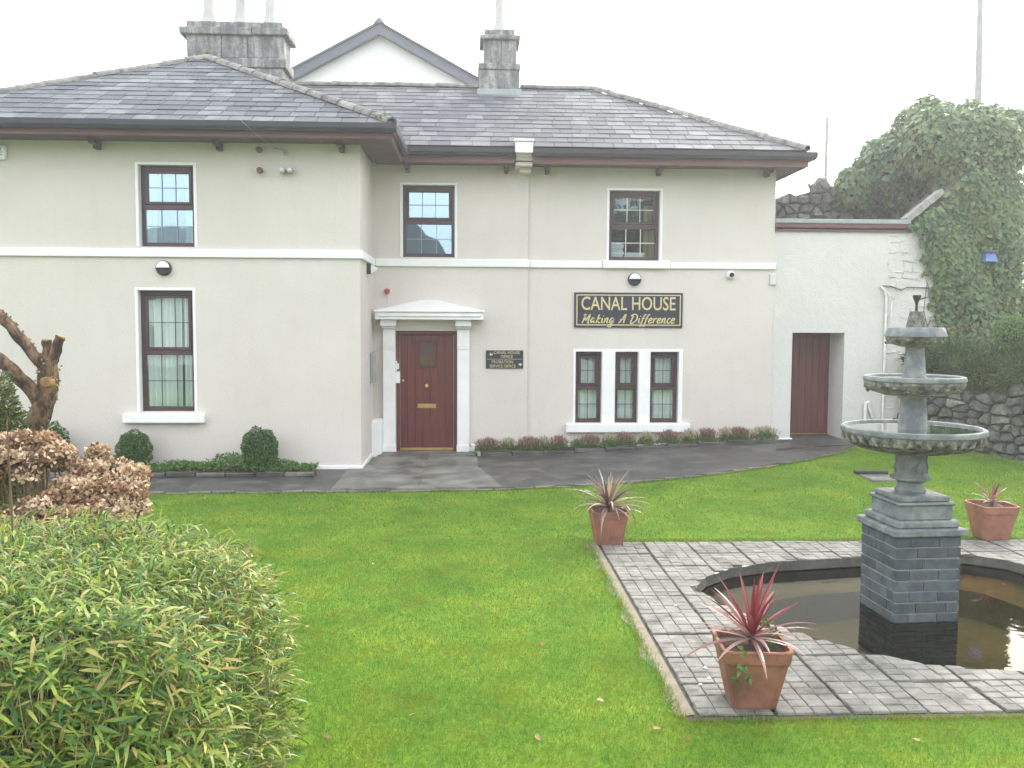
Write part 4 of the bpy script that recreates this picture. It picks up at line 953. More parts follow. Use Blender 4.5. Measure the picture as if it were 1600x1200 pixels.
part('stem', MB().lathe([(.115,.90),(.122,.925),(.105,.95),(.098,.985),(.118,1.0),(.155,1.012),(.158,1.03),(.13,1.045),(.118,1.06),(.122,1.10),(.120,1.17),(.124,1.24),(.14,1.26)],C,32), M['stoneA'], ft, smooth=True)
for k in range(8):
    a = 2*math.pi*k/8; pts = []
    for q in range(14):
        t_ = q/13; th = a+.13*math.sin(t_*2*math.pi)*(1 if k%2 else -1); rr = .125; pts.append((FX+rr*math.cos(th),FY+rr*math.sin(th),1.07+.13*t_))
    part('carving', MB().tube(pts,.007,5), M['stoneA'], ft)
kx = .955
def bowl(R_, zr, prof_out, water_z, rt, name='bowl', mo='stoneB'):
    o = part(name, MB().lathe([(a_*kx,b_) for a_,b_ in prof_out],C,72,wob=.008), M[mo], ft, smooth=True)
    part('rim', MB().lathe([(a_*kx,b_) for a_,b_ in rt],C,72), M['stoneA'], o, smooth=True)
    if water_z: part('bowl_water', MB().lathe([(.0,water_z),((R_-.04)*kx,water_z)],C,64), M['bwater'], o)
    return o
b1 = bowl(.57,1.43,[(.10,1.215),(.13,1.222),(.30,1.235),(.44,1.265),(.52,1.31),(.556,1.36),(.562,1.385)],1.418,[(.562,1.385),(.572,1.392),(.575,1.41),(.570,1.428),(.555,1.436),(.535,1.432),(.522,1.41),(.50,1.37),(.40,1.33),(.1,1.30),(0,1.30)])
for k in range(34):
    a = 2*math.pi*k/34
    def bp(da, t_, out=0):
        # surface of the bowl between z 1.26 and 1.38
        z_ = 1.262+.12*t_; r_ = (.435+(.562-.435)*math.sqrt(max(0,1-(1-t_)**2)))*.955; return (FX+(r_+out)*math.cos(a+da), FY+(r_+out)*math.sin(a+da), z_)
    w = math.pi/34*.9
    mb = MB(); mb.v = [bp(0,0,.002),bp(w,.45,.004),bp(w*.55,.8,.004),bp(0,1,.004),bp(-w*.55,.8,.004),bp(-w,.45,.004),bp(0,.5,.018)]
    mb.f = [(i,(i+1)%6,6) for i in range(6)]; part('carved_leaf', mb, M['stoneB'], b1)
part('stem', MB().lathe([(.155,1.29),(.155,1.32),(.125,1.335),(.112,1.36),(.108,1.45),(.106,1.52),(.098,1.60),(.095,1.66),(.12,1.70)],C,28), M['stoneA'], ft, smooth=True)
b2 = bowl(.40,1.83,[(.08,1.675),(.12,1.68),(.24,1.69),(.33,1.715),(.385,1.75),(.398,1.785),(.392,1.80)],1.828,[(.392,1.80),(.403,1.808),(.405,1.825),(.398,1.84),(.383,1.845),(.365,1.838),(.35,1.80),(.25,1.77),(0,1.76)])
for k in range(26):
    a = 2*math.pi*(k+.5*random.random())/26; z_ = random.uniform(1.72,1.775); r_ = .308+.065*math.sqrt(min(1,(z_-1.70)/.075))
    part('carved_leaf', MB().lathe([(0,-.020),(.015,-.012),(.022,0),(.014,.014),(0,.018)],(FX+r_*math.cos(a),FY+r_*math.sin(a),z_),6,'z',.5), M['stoneB'], b2)
part('stem', MB().lathe([(.095,1.76),(.092,1.83),(.086,1.85),(.082,1.90),(.076,1.98),(.072,2.04),(.07,2.08),(.09,2.10)],C,28), M['stoneA'], ft, smooth=True)
b3 = bowl(.24,2.23,[(.06,2.075),(.12,2.08),(.19,2.10),(.232,2.135),(.236,2.155)],None,[(.236,2.155),(.246,2.16),(.243,2.175),(.222,2.225),(.21,2.232),(.19,2.225),(.17,2.18),(0,2.16)])
for k in range(18):
    a = 2*math.pi*(k+.5*random.random())/18; part('carved_leaf', MB().lathe([(0,-.016),(.012,-.01),(.018,0),(.012,.010),(0,.014)],(FX+.214*math.cos(a),FY+.218*math.sin(a),random.uniform(2.105,2.135)),6,'z',.5), M['stoneB'], b3)
part('finial', MB().lathe([(.085,2.17),(.075,2.235),(.062,2.30),(.052,2.345),(.048,2.36),(0,2.362)],C,20), M['stoneB'], ft, smooth=True)
part('nozzle', MB().lathe([(.012,2.36),(.010,2.41),(.014,2.43),(.032,2.475),(.033,2.49),(.022,2.488),(0,2.45)],C,14).tube([(FX+.02,FY,2.455),(FX+.05,FY-.01,2.465),(FX+.08,FY-.01,2.475)],.005,5), M['blackp'], ft, smooth=True)

# ================================================================== POTTED CORDYLINES
def pot(cx, cy, top, bot, h, rot, label, n, Lf, mat_, dead=False, weed=False, spread=1.0, w=.021):
    t = thing('potted_cordyline', (cx,cy,.018), label, 'potted plant', 'terracotta pots of cordyline round the pond')
    a, b = top/2, bot/2
    def ring(r_, z, c=.25):
        k = r_*c; return [(cx+x,cy+y,z+.018) for x,y in ((-r_+k,-r_),(r_-k,-r_),(r_-k*.3,-r_+k*.3),(r_,-r_+k),(r_,r_-k),(r_-k*.3,r_-k*.3),(r_-k,r_),(-r_+k,r_),(-r_+k*.3,r_-k*.3),(-r_,r_-k),(-r_,-r_+k),(-r_+k*.3,-r_+k*.3))]
    R_ = [ring(b*.96,0),ring(b,.01),ring(b+(a-b)*.72,h*.74),ring(a*.93,h*.78),ring(a*.955,h*.80),ring(a*.985,h*.96),ring(a,h*.975),ring(a*.99,h),ring(a*.90,h),ring(a*.88,h*.86)]
    mb = MB(); mb.v = [v_ for r_ in R_ for v_ in r_]
    mb.f = [tuple(range(12))[::-1]]+[(i*12+k,i*12+(k+1)%12,(i+1)*12+(k+1)%12,(i+1)*12+k) for i in range(len(R_)-1) for k in range(12)]
    part('pot', mb.rot(rot,(cx,cy)), M['terra'], t)
    s_ = MB(); s_.v = ring(a*.90,h*.90)+[(cx,cy,h*.93+.018)]; s_.f = [(k,(k+1)%12,12) for k in range(12)]; part('soil', s_.rot(rot,(cx,cy)), M['soil'], t)
    part('crown', MB().tube([(cx,cy,h*.88),(cx,cy,h*.88+.09)],[.018,.022],8), M['hstem'], t)
    for k in range(n):
        az = k*2.4+random.uniform(-.3,.3); el = (1.45-1.45*(k/n)**.85)*random.uniform(.85,1.05); L = Lf*(.75+.35*random.random())*(1.0 if k/n > .15 else .85)
        d = Vector((math.cos(az),math.sin(az),0)); p = Vector((cx,cy,h*.88+.07+.04*(1-k/n)))+d*.012; mb = MB(); seg = 7; e = el; sd_ = d.cross(Vector((0,0,1)))
        droop = random.uniform(.6,1.3)*(.25+.75*k/n)*spread; tw = random.uniform(-.4,.4)
        for q in range(seg+1):
            t_ = q/seg; ww = w*(.55+.45*math.sin(min(1,t_*1.6)*math.pi/2))*(1-t_**2.2)+.0015
            dd_ = d*math.cos(e)+Vector((0,0,math.sin(e))); nn = (sd_*math.cos(tw*t_)+dd_.cross(sd_)*math.sin(tw*t_)).normalized(); up = dd_.cross(nn)
            mb.v += [tuple(p+nn*ww), tuple(p+up*ww*-.35), tuple(p-nn*ww)]
            p = p+dd_*L/seg; e -= droop/seg*(1.2 if t_ > .3 else .6)
        mb.f = [f_ for q in range(seg) for f_ in ((3*q,3*q+1,3*q+4,3*q+3),(3*q+1,3*q+2,3*q+5,3*q+4))]
        part('leaf', mb, M['cordA2' if (mat_ == 'cordA' and k/n > .42) else mat_], t, smooth=False)
    if weed:
        P = []; 
        for (ox, oy, oz, nn_) in ((-.10,-.225,.30,16),(.12,.03,.40,40)):
            P += [(cx+ox+random.gauss(0,.025), cy+oy+random.gauss(0,.012 if oz < .35 else .04), .018+oz+random.gauss(0,.045)) for _ in range(nn_)]
        P = np.array(P); leaves('weed', P, rdir(len(P))+np.array([0,-.3,-.2]), np.array([[0,-1,.3]]*len(P))+rdir(len(P))*.4, .04, .024, 'ivy', M['weed'], t)
pot(1.66,5.12,.41,.26,.365,R(-4),'terracotta pot with bright red spiky cordyline nearest the camera, weeds at its rim',40,.42,'cordA',weed=True,w=.0155)
pot(1.40,8.98,.37,.265,.345,R(3),'terracotta pot with drooping purple and cream cordyline at the far left corner of the paving',52,.46,'cordB',spread=1.9,w=.016)
pot(5.47,9.08,.41,.27,.365,R(2),'wide terracotta pot with a small sparse cordyline behind the fountain at the right',16,.28,'cordA',spread=.9,w=.013)

# ================================================================== PLANTS
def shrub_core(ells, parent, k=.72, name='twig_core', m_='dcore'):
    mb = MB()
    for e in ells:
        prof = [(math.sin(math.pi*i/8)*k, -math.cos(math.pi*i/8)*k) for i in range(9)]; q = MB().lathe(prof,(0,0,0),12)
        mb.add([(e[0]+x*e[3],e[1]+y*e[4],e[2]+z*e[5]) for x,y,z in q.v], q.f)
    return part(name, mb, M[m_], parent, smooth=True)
def leafball(name, ells, n, L, W, kind, m_, label, cat, group=None, shell=.7, tilt=.8, droop=0, parent=None, pname='foliage', core=.72):
    e0 = ells[0]; t = parent or thing(name, (e0[0],e0[1],max(0,e0[2]-e0[5])), label, cat, group)
    P, N = ell_points(n, ells, shell); A = rdir(len(P))*tilt+N*.7+np.array([0,0,-droop]); NN = N+rdir(len(P))*.7
    leaves(pname, P, A, NN, L*(.7+.6*rng.random(len(P))), W*(.7+.6*rng.random(len(P))), kind, M[m_], t)
    if core: shrub_core(ells, t, core)
    return t
# clipped box balls by the left wing
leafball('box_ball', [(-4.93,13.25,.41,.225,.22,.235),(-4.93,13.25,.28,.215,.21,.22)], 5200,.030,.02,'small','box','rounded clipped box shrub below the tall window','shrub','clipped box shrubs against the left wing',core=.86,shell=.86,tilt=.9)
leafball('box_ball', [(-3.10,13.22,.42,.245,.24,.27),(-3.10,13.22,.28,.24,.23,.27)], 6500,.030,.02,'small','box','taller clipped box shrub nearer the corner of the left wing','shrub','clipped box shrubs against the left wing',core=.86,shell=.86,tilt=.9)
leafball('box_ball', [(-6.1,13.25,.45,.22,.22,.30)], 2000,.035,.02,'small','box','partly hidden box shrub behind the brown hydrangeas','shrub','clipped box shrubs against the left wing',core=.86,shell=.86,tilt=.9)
# left flower bed
props(part('flower_bed', MB().slab([(-9,12.93),(-2.3,12.93),(-2.25,13.05),(-2.4,13.6),(-9,13.6)], .031, .085), M['soil']), kind='structure')
kb = props(part('bed_kerb', MB().cbox(-9,-5.2,12.87,12.925,.03,.10,.008), M['pathl']), kind='structure')
for k in range(7): part('kerb_stone', MB().cbox(-5.195+k*.42,-5.195+k*.42+.41,12.87,12.925,.03,.10+random.uniform(-.01,.01),.01).jitter(.003), M['path'] if k % 3 else M['pathl'], kb)
n = 5200; P = np.stack([rng.uniform(-6.4,-2.3,n), rng.uniform(12.92,13.5,n), np.zeros(n)],1)
hmap = .09+.055*np.sin(P[:,0]*3.1)+.04*np.sin(P[:,0]*7.7+P[:,1]*5); P[:,2] = .08+np.clip(hmap,.03,.3)*rng.random(n)**.7*1.2
o = leaves('bed_weeds', P, rdir(n)+np.array([0,-.2,.7]), rdir(n)+np.array([0,-.3,.8]), .06, .022, 'small', M['weed'])
# heathers in the right bed
props(part('flower_bed', MB().slab([(.15,14.87),(5.35,15.02),(5.35,15.32),(.15,15.32)], .03, .12), M['soil']), kind='structure')
kb = props(part('bed_kerb', MB().cbox(.10,.16,14.83,15.3,.03,.10,.008), M['mortar']), kind='structure')
for k in range(10):
    x = .16+k*.525; zz = g(x+.25,14.9); part('kerb_stone', MB().cbox(x,x+.515,14.80+k*.016,14.865+k*.016,zz+.02,zz+.085+random.uniform(-.01,.01),.01).jitter(.003), M['path'], kb)
HX = [(.28,.19,0),(.62,.12,1),(.98,.20,0),(1.22,.13,1),(1.48,.14,0),(1.80,.10,2),(2.02,.15,0),(2.34,.12,1),(2.62,.16,0),(2.98,.12,1),(3.36,.17,0),(3.72,.11,1),(4.02,.15,0),(4.36,.11,1),(4.58,.17,0),(5.02,.20,1)]
desc = {0:'brown-purple heather clump',1:'pale straw and green heather clump',2:'low dark green heather clump'}
where = ['beside the front door pilaster','second from the front door','below the wall step right of the door','just right of the wall step','below the left edge of the big sign','below the left light of the three-light window','below the first mullion','below the middle light','below the second mullion','below the right light','just past the right end of the sill','second past the sill','halfway between the sill and the annex door','left of the dome camera line','below the dome camera','at the right end of the bed']
for (x, r_, kd), wh in zip(HX, where):
    y = 15.05+.02*x*.3; z0 = g(x,y)+.08; t = thing('heather', (x,y,z0), desc[kd]+' '+wh, 'heather', 'heathers along the foot of the house wall')
    n = int(1100*r_/.15); d = rdir(n); d[:,2] = np.abs(d[:,2]); P = np.array([x,y,z0-.01])+d*np.array([r_*1.2,r_*.8,.15])*rng.random((n,1))**.4
    leaves('foliage', P, d+rdir(n)*.5+np.array([0,0,.8]), rdir(n)+np.array([0,-.5,.5]), .045,.010,'small',M['heathg'],t)
    n = int((230 if kd == 0 else 170 if kd == 1 else 30)*r_/.15); q_ = rng.normal(size=(n,2))*.45; hh = .07*np.exp(-(q_**2).sum(1))+.03*rng.random(n)
    P = np.stack([x+q_[:,0]*r_*1.2, y+q_[:,1]*r_*.8, z0+.03+hh*1.4],1)
    leaves('flower_spikes', P, np.stack([q_[:,0]*.5,q_[:,1]*.5,np.ones(n)],1)+rdir(n)*.22, rdir(n)+np.array([0,-.8,0]), .06+.05*rng.random(n),.014,'bamboo',M['heathf' if kd == 0 else 'heathp'],t)
# moss and weed on the gutter corner and the roof peak
for (x,y,z,s,lab) in ((-1.25,13.12,5.13,.10,'bright green weed tuft in the gutter at the corner of the left wing'),(-4.74,16.66,7.04,.05,'small yellow-green moss tuft on the peak of the left roof')):
    n = 160; d = rdir(n); d[:,2] = np.abs(d[:,2]); P = np.array([x,y,z])+d*s*np.array([1.5,.6,.7])*rng.random((n,1)); o = leaves('weed_tuft', P, d+np.array([0,0,.7]), rdir(n), s*.6, s*.14, 'bamboo', M['weed'], stuff=False); props(o, lab, 'weed')

# bamboo hedge, front left
hc = np.array([-3.0,3.95,0.]); hr = np.array([2.05,.90,1.23]); PW = 6.2
def hedge_pts(n, lo=.9, hi=1.03):
    f = rng.random(n); u_ = rng.uniform(-1,1,(n,3)); face = rng.choice(4, n, p=[.42,.30,.16,.12])
    u_[face==0,2] = 1; u_[face==1,1] = -1; u_[face==2,0] = 1; u_[face==3,1] = 1
    u_[:,2] = np.where(face==0, 1, np.abs(u_[:,2])); r_ = (np.abs(u_)**PW).sum(1, keepdims=True)**(-1/PW); q = u_*r_
    nrm = unit(np.sign(q)*np.abs(q)**(PW-1)/hr); lump = 1+.025*np.sin(q[:,:1]*9)*np.sin(q[:,1:2]*7+1)+.03*np.sin(q[:,:1]*21+q[:,2:]*15)*np.sin(q[:,1:2]*19)
    return hc+q*hr*rng.uniform(lo,hi,(n,1))*lump, nrm
hedge = thing('bamboo_hedge', (-3.0,3.98,0), 'clipped rounded dwarf bamboo hedge filling the front left corner', 'hedge')
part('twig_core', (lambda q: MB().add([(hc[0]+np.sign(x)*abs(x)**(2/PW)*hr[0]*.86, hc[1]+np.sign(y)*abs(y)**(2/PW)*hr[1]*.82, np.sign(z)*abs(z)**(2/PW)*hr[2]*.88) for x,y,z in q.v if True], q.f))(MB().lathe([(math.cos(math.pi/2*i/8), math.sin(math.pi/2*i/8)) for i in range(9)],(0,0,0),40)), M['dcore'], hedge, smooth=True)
P, N = hedge_pts(72000, .86, 1.03); keep = P[:,0] > -4.3; P, N = P[keep], N[keep]; n = len(P)
A = rdir(n)*np.array([.8,.8,.45])+np.array([.5,-.25,-.05])+N*.12; NN = N+rdir(n)*.6+np.array([0,0,.5])
leaves('foliage', P, A, NN, .045+.075*rng.random(n)**1.3, .0065+.0095*rng.random(n), 'bamboo', M['bamboo'], hedge, rnd=rng.random(n)**1.15)
# the 300 nearest leaves, each its own piece
LM = []
for k in range(6):
    T_, F_ = LEAF['bamboo']; L = .075+.010*k; W = .012+.001*k; me = bpy.data.meshes.new('leaf'); me.from_pydata([(t_[0]*L,t_[1]*W,t_[2]*L*(.5+.3*k)) for t_ in T_], [], F_); me.materials.append(M['bamboo']); LM.append(me)
P, N = hedge_pts(9000, 1.0, 1.05); sel = (P[:,0] > -2.3)&(P[:,1] < 4.4)&(P[:,2] > .35)&((N[:,2] > .2)|(N[:,1] < -.2)); P, N = P[sel], N[sel]; d2 = np.linalg.norm(P-np.array([0,0,2.25]),axis=1); order = np.argsort(d2+rng.random(len(d2))*1.2)[:300]
for i in order:
    a = Vector((random.uniform(-1,1)+.6,random.uniform(-1,1)-.3,random.uniform(-.45,.3))).normalized(); nn = (Vector(N[i])+Vector((random.uniform(-.5,.5),random.uniform(-.5,.5),.3))).normalized(); sd_ = nn.cross(a).normalized(); up = a.cross(sd_)
    o = bpy.data.objects.new('leaf', random.choice(LM)); place(o, P[i], hedge); o.rotation_euler = Matrix((a,sd_,up)).transposed().to_euler()
P, N = hedge_pts(9000, .88, 1.01); keep = (P[:,2] < 1.05)&(P[:,0] > -3.4); P = P[keep]; n = len(P)
leaves('cane', P-np.array([0,0,.12]), np.array([[.15,-.1,1.]]*n)+rdir(n)*.28, rdir(n)+np.array([0,-1,0]), .20+.1*rng.random(n), .0042, 'bamboo', M['cane'], hedge)
P, N = hedge_pts(2600, .97, 1.04); keep = (N[:,2] > .5)&(P[:,0] > -3.4); P = P[keep]; n = len(P)
leaves('dry_tip', P, rdir(n)*.6+np.array([.1,-.1,.7]), rdir(n), .05+.03*rng.random(n), .004, 'bamboo', M['cane'], hedge)
mb = MB().tube([(-2.19,4.35,.9),(-2.2,4.34,1.45),(-2.205,4.34,1.78)],[.006,.005,.003],5).tube([(-2.42,4.5,.9),(-2.44,4.5,1.5),(-2.43,4.5,1.72)],[.005,.004,.003],5)
part('tall_cane', mb, M['hstem'], hedge)
P = np.array([(-1.35+.22*i+random.uniform(-.08,.08), 4.6+random.uniform(-.15,.1), 1.2-.0*i) for i in range(-6,3) for _ in range(4)]); P = P[P[:,0] < -1.35]; P[:,1] = np.minimum(P[:,1], 4.6); P[:,2] = [1.10+.05*min(1,(-p_[0]-1.35)/.5) for p_ in P]
leaves('shoot', P, rdir(len(P))*.5+np.array([0,0,1.]), rdir(len(P))+np.array([0,-1,0]), .15,.016,'bamboo',M['bamboo'],hedge)

# hydrangeas gone brown: heads listed as (x, y, z, radius)
HL = [(-3.12,6.3,1.36,.10),(-2.97,6.3,1.34,.10),(-2.84,6.2,1.28,.085),(-3.08,6.15,1.25,.085),(-3.28,6.1,1.17,.09),(-3.22,6.25,1.40,.10),(-3.05,6.2,1.42,.10),(-2.90,6.2,1.41,.10),(-2.79,6.15,1.35,.095),(-3.13,6.05,1.33,.09),(-3.00,6.1,1.33,.09),(-2.86,6.05,1.32,.085),(-3.2,6.0,1.22,.09),(-3.25,5.95,1.10,.08),(-2.92,6.0,1.22,.075),(-3.32,6.3,1.30,.1),(-3.4,6.2,1.42,.1)]
HR = [(-2.62,6.15,1.19,.09),(-2.50,6.12,1.17,.09),(-2.37,6.1,1.165,.09),(-2.27,6.08,1.15,.09),(-2.5,5.95,1.055,.09),(-2.63,5.95,1.06,.09),(-2.38,5.95,1.045,.09),(-2.27,5.95,1.03,.085),(-2.25,5.85,.94,.08),(-2.35,5.8,.91,.08),(-2.60,5.8,.93,.08),(-2.72,5.95,1.09,.08),(-2.85,5.82,.95,.08),(-2.57,6.25,1.345,.065),(-2.68,6.2,1.25,.085),(-2.55,6.15,1.24,.085),(-2.42,6.2,1.24,.09),(-2.29,6.15,1.21,.09),(-2.70,6.05,1.15,.08),(-2.58,6.0,1.13,.09),(-2.46,6.0,1.12,.08),(-2.34,6.0,1.11,.085),(-2.24,6.0,1.10,.085),(-2.21,5.95,1.01,.08),(-2.88,5.9,1.03,.08),(-2.77,5.85,1.04,.085),(-2.94,5.85,.97,.08),(-2.66,5.85,.99,.085),(-2.54,5.85,.99,.08),(-2.42,5.85,1.00,.085),(-2.30,5.85,.98,.08),(-2.20,5.85,.90,.07),(-2.14,5.9,.84,.055),(-2.5,5.8,.90,.08),(-2.7,5.8,.90,.08)]
for heads, lab, cx in ((HL,'tall hydrangea bush with brown dried flower heads in front of the pollarded trunk',-3.05),(HR,'lower hydrangea bush with many brown dried flower heads behind the bamboo hedge',-2.5)):
    t = thing('hydrangea', (cx,6.1,0), lab, 'hydrangea')
    for (x,y,z,r_) in heads:
        n = 230; d = rdir(n); d[:,2] = np.where(d[:,2] < -.3, -d[:,2], d[:,2]); P = np.array([x,y,z])+d*np.array([r_*1.05,r_,r_*.75])*(.72+.36*rng.random((n,1)))
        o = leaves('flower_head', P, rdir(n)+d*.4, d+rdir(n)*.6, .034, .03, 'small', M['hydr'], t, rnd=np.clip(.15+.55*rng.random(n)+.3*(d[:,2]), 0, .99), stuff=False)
        shrub = MB(); q = MB().lathe([(math.sin(math.pi*i/6)*r_*.7,-math.cos(math.pi*i/6)*r_*.5) for i in range(7)],(x,y,z),8); part('flower_core', q, M['hstem'], o)
        mb = MB().tube([(x,y,z-.03),(x*.98+cx*.02,y+.02,z-.25),(x*.75+cx*.25,y+.03,z*.45),(x*.4+cx*.6,6.15,.0)],[.005,.006,.007,.009],5); part('stem', mb, M['hstem'], t)
    n = 90; P = np.array([cx,6.15,.75])+rng.normal(size=(n,3))*np.array([.22,.12,.2]); leaves('foliage', P, rdir(n), rdir(n)+np.array([0,0,1]), .08,.045,'ivy',M['weed'],t)
    mb = MB()
    for _ in range(34):
        x = cx+random.uniform(-.38,.22); y = 6.1+random.uniform(-.2,.2); mb.tube([(x,y,.3),(x+random.uniform(-.08,.12),y,.8),(x+random.uniform(-.15,.2),y-.03,random.uniform(1.0,1.22))],[.006,.005,.003],4)
    part('bare_stem', mb, M['hstem'], t, kind='stuff')
# small-leaved shrub at the left edge
leafball('evergreen_shrub', [(-3.92,7.2,1.45,.36,.3,.48),(-3.78,7.2,1.2,.28,.28,.4),(-3.95,7.2,.7,.45,.35,.7)], 22000,.045,.018,'small','birch','fine-leaved evergreen shrub cut by the left edge, in front of the pruned trunk','shrub',shell=.55,core=.6)
# pollarded trunk
tr = thing('pruned_tree', (-3.75,8.0,0), 'pollarded tree stump with peeling bark and four cut limbs in front of the wing', 'tree')
def limb(pts, rad, cut=True, name='branch'):
    P = []; Rr = []
    V = [Vector(p) for p in pts]
    for i in range(len(V)-1):
        for k in range(4): t_ = k/4; P.append(V[i].lerp(V[i+1], t_)+Vector([random.uniform(-.006,.006) for _ in range(3)])); Rr.append((rad[i]*(1-t_)+rad[i+1]*t_)*random.uniform(.93,1.08))
    P.append(V[-1]); Rr.append(rad[-1]); mb = MB().tube(P, Rr, 14); mb.jitter(.008); b_ = part(name, mb, M['bark'], tr, smooth=True)
    if cut:
        d = (V[-1]-V[-2]).normalized(); part('cut_end', MB().tube([V[-1]-d*.004, V[-1]+d*.010],[rad[-1]*.97,rad[-1]*.9],12), M['wood'], b_)
    return b_
limb([(-3.70,8.0,0),(-3.79,8.0,.6),(-3.82,8.0,1.1),(-3.80,8.0,1.35),(-3.72,8.0,1.6),(-3.69,8.0,1.85),(-3.70,8.0,1.93)],[.12,.105,.095,.092,.086,.078,.05],False,'trunk')
limb([(-3.72,7.99,1.84),(-3.80,7.98,1.95),(-3.95,7.96,2.15),(-4.08,7.95,2.33)],[.058,.050,.044,.036]); limb([(-3.71,7.99,1.86),(-3.70,7.98,1.97),(-3.695,7.98,2.08)],[.045,.037,.040]); limb([(-3.69,7.99,1.84),(-3.63,7.98,1.95),(-3.565,7.97,2.11)],[.05,.044,.038])
limb([(-3.74,7.99,1.50),(-3.83,7.95,1.66),(-4.0,7.9,1.86),(-4.15,7.88,1.98)],[.066,.062,.055,.05])
part('pruning_scar', MB().lathe([(0,-.112),(.04,-.108),(.055,-.09),(.062,-.06)],(-3.685,8.02,1.72),16,'y',.12), M['wood'], tr, smooth=True)
n = 260; s_ = rng.random(n); base = np.array([[-3.72,8.0,1.85]])*(1-s_[:,None])+np.array([[-4.06,7.96,2.30]])*s_[:,None]; th = rng.uniform(0,6.28,n); P = base+np.stack([np.cos(th)*.042,np.sin(th)*.042,np.zeros(n)],1)
n2 = 200; z_ = rng.uniform(1.3,1.95,n2); th2 = rng.uniform(0,6.28,n2); P2 = np.stack([np.interp(z_,[1.1,1.35,1.6,1.85],[-3.82,-3.80,-3.72,-3.69])+np.cos(th2)*.088,8.0+np.sin(th2)*.088,z_],1); P = np.concatenate([P,P2]); n = len(P)
leaves('bark_flake', P, rdir(n), rdir(n)+np.array([0,-1,0]), .03,.018,'small',M['deadleaf'],tr)

# ivy over the gable and the rubble wall
ivy = thing('ivy', (8.9,15.7,0), 'huge ivy mass smothering the gable wall and draped over the rubble wall', 'ivy')
IE = [(8.95,15.9,5.25,.72,.6,.85),(8.35,16.05,5.55,.55,.6,.62),(9.2,15.85,4.75,.36,.5,1.0),(9.25,15.8,5.5,.40,.5,.52),(8.85,15.9,4.5,.6,.45,.7)]
BE = [(7.55,17.45,5.0,.42,.45,.40),(8.15,17.3,5.35,.65,.55,.62),(8.85,17.2,5.75,.75,.6,.85),(9.7,17.2,5.75,.75,.6,.80),(10.25,17.2,5.85,.6,.6,.6),(8.6,17.35,5.0,.7,.4,.5)]
P, N = ell_points(11000, IE, .78); A = rdir(len(P))*.6+N*.4+np.array([0,0,-.9]); leaves('foliage', P, A, N+rdir(len(P))*.55, .10*(.7+.6*rng.random(len(P))), .092*(.7+.6*rng.random(len(P))), 'ivy', M['ivy'], ivy)
P, N = ell_points(13000, BE, .78); A = rdir(len(P))*.6+N*.4+np.array([0,0,-.9]); leaves('foliage', P, A, N+rdir(len(P))*.55, .105*(.7+.6*rng.random(len(P))), .095*(.7+.6*rng.random(len(P))), 'ivy', M['ivy'], ivy)
shrub_core(IE+BE, ivy, .70)
def xl(z):   # ragged left margin of the ivy on the wall
    pts = [(0,8.1),(.9,8.12),(1.7,8.02),(2.5,8.10),(3.2,8.0),(3.9,7.72),(4.1,7.74),(4.8,8.55),(5.4,8.5)]
    return np.interp(z, [p_[0] for p_ in pts], [p_[1] for p_ in pts])
n = 12500; z_ = rng.uniform(.9,4.9,n); x = rng.uniform(7.6,9.60,n); lft = xl(z_)+.06*np.sin(z_*9)+.05*np.sin(z_*23+1)+rng.normal(0,.03,n); keep = x > lft; x, z_ = x[keep], z_[keep]; n = len(x)
bul = .05+.08*(np.sin(x*5+z_*3)*.5+.5)+.05*(z_/5); y = 15.5-bul*1.5*rng.random(n)**.5-.01; P = np.stack([x,y,z_],1)
thin = (rng.random(n) < np.clip(.35+.3*(np.sin(x*7.3)*np.sin(z_*4.1)+.6)+.25*(z_-1.5), .25, 1)); P = P[thin]; n = len(P)
leaves('foliage', P, rdir(n)*.6+np.array([0,-.3,-.9]), np.array([[0,-1,.25]]*n)+rdir(n)*.5, .090*(.6+.7*rng.random(n)), .085*(.6+.7*rng.random(n)), 'ivy', M['ivy'], ivy)
n = 3000; P = np.stack([rng.uniform(9.47,9.60,n), rng.uniform(15.45,16.3,n), rng.uniform(.8,4.6,n)],1); leaves('foliage', P, rdir(n)*.6+np.array([.3,-.3,-.9]), np.array([[1,-.3,.2]]*n)+rdir(n)*.5, .07,.065,'ivy',M['ivy'],ivy)
mb = MB()
for _ in range(90):
    x = random.uniform(8.0,9.6); z0 = random.uniform(.3,3.2); pts = [(x,15.47,z0)]
    for k in range(5): pts.append((pts[-1][0]+random.uniform(-.10,.10),15.47-random.uniform(0,.05),pts[-1][2]+random.uniform(.08,.25)))
    mb.tube(pts,random.uniform(.004,.010),4)
for _ in range(24):
    x = random.uniform(7.6,9.3); pts = [(x,17.3,random.uniform(4.6,5.2))]
    for k in range(4): pts.append((pts[-1][0]+random.uniform(-.14,.04),pts[-1][1]-.02,pts[-1][2]+random.uniform(.15,.3)))
    mb.tube(pts,.006,4)
part('stem', mb, M['twig'], ivy, kind='stuff')
t = thing('bird_box', (8.97,15.30,3.38), 'small blue box fixed among the ivy leaves', 'box')
part('housing', MB().add([(8.88,15.22,3.36),(9.10,15.22,3.36),(9.06,15.26,3.52),(8.92,15.26,3.52),(8.88,15.45,3.36),(9.10,15.45,3.36),(9.06,15.45,3.52),(8.92,15.45,3.52)],[(0,1,2,3),(1,5,6,2),(4,0,3,7),(3,2,6,7),(4,5,1,0)]), M['bluep'], t)
part('lid', MB().cbox(8.90,9.08,15.20,15.46,3.521,3.545,.004), M['barge'], t); part('hinge_plate', MB().lathe([(0,-.012),(.012,-.01),(.012,0)],(8.99,15.245,3.50),8,'y'), M['blackp'], t)
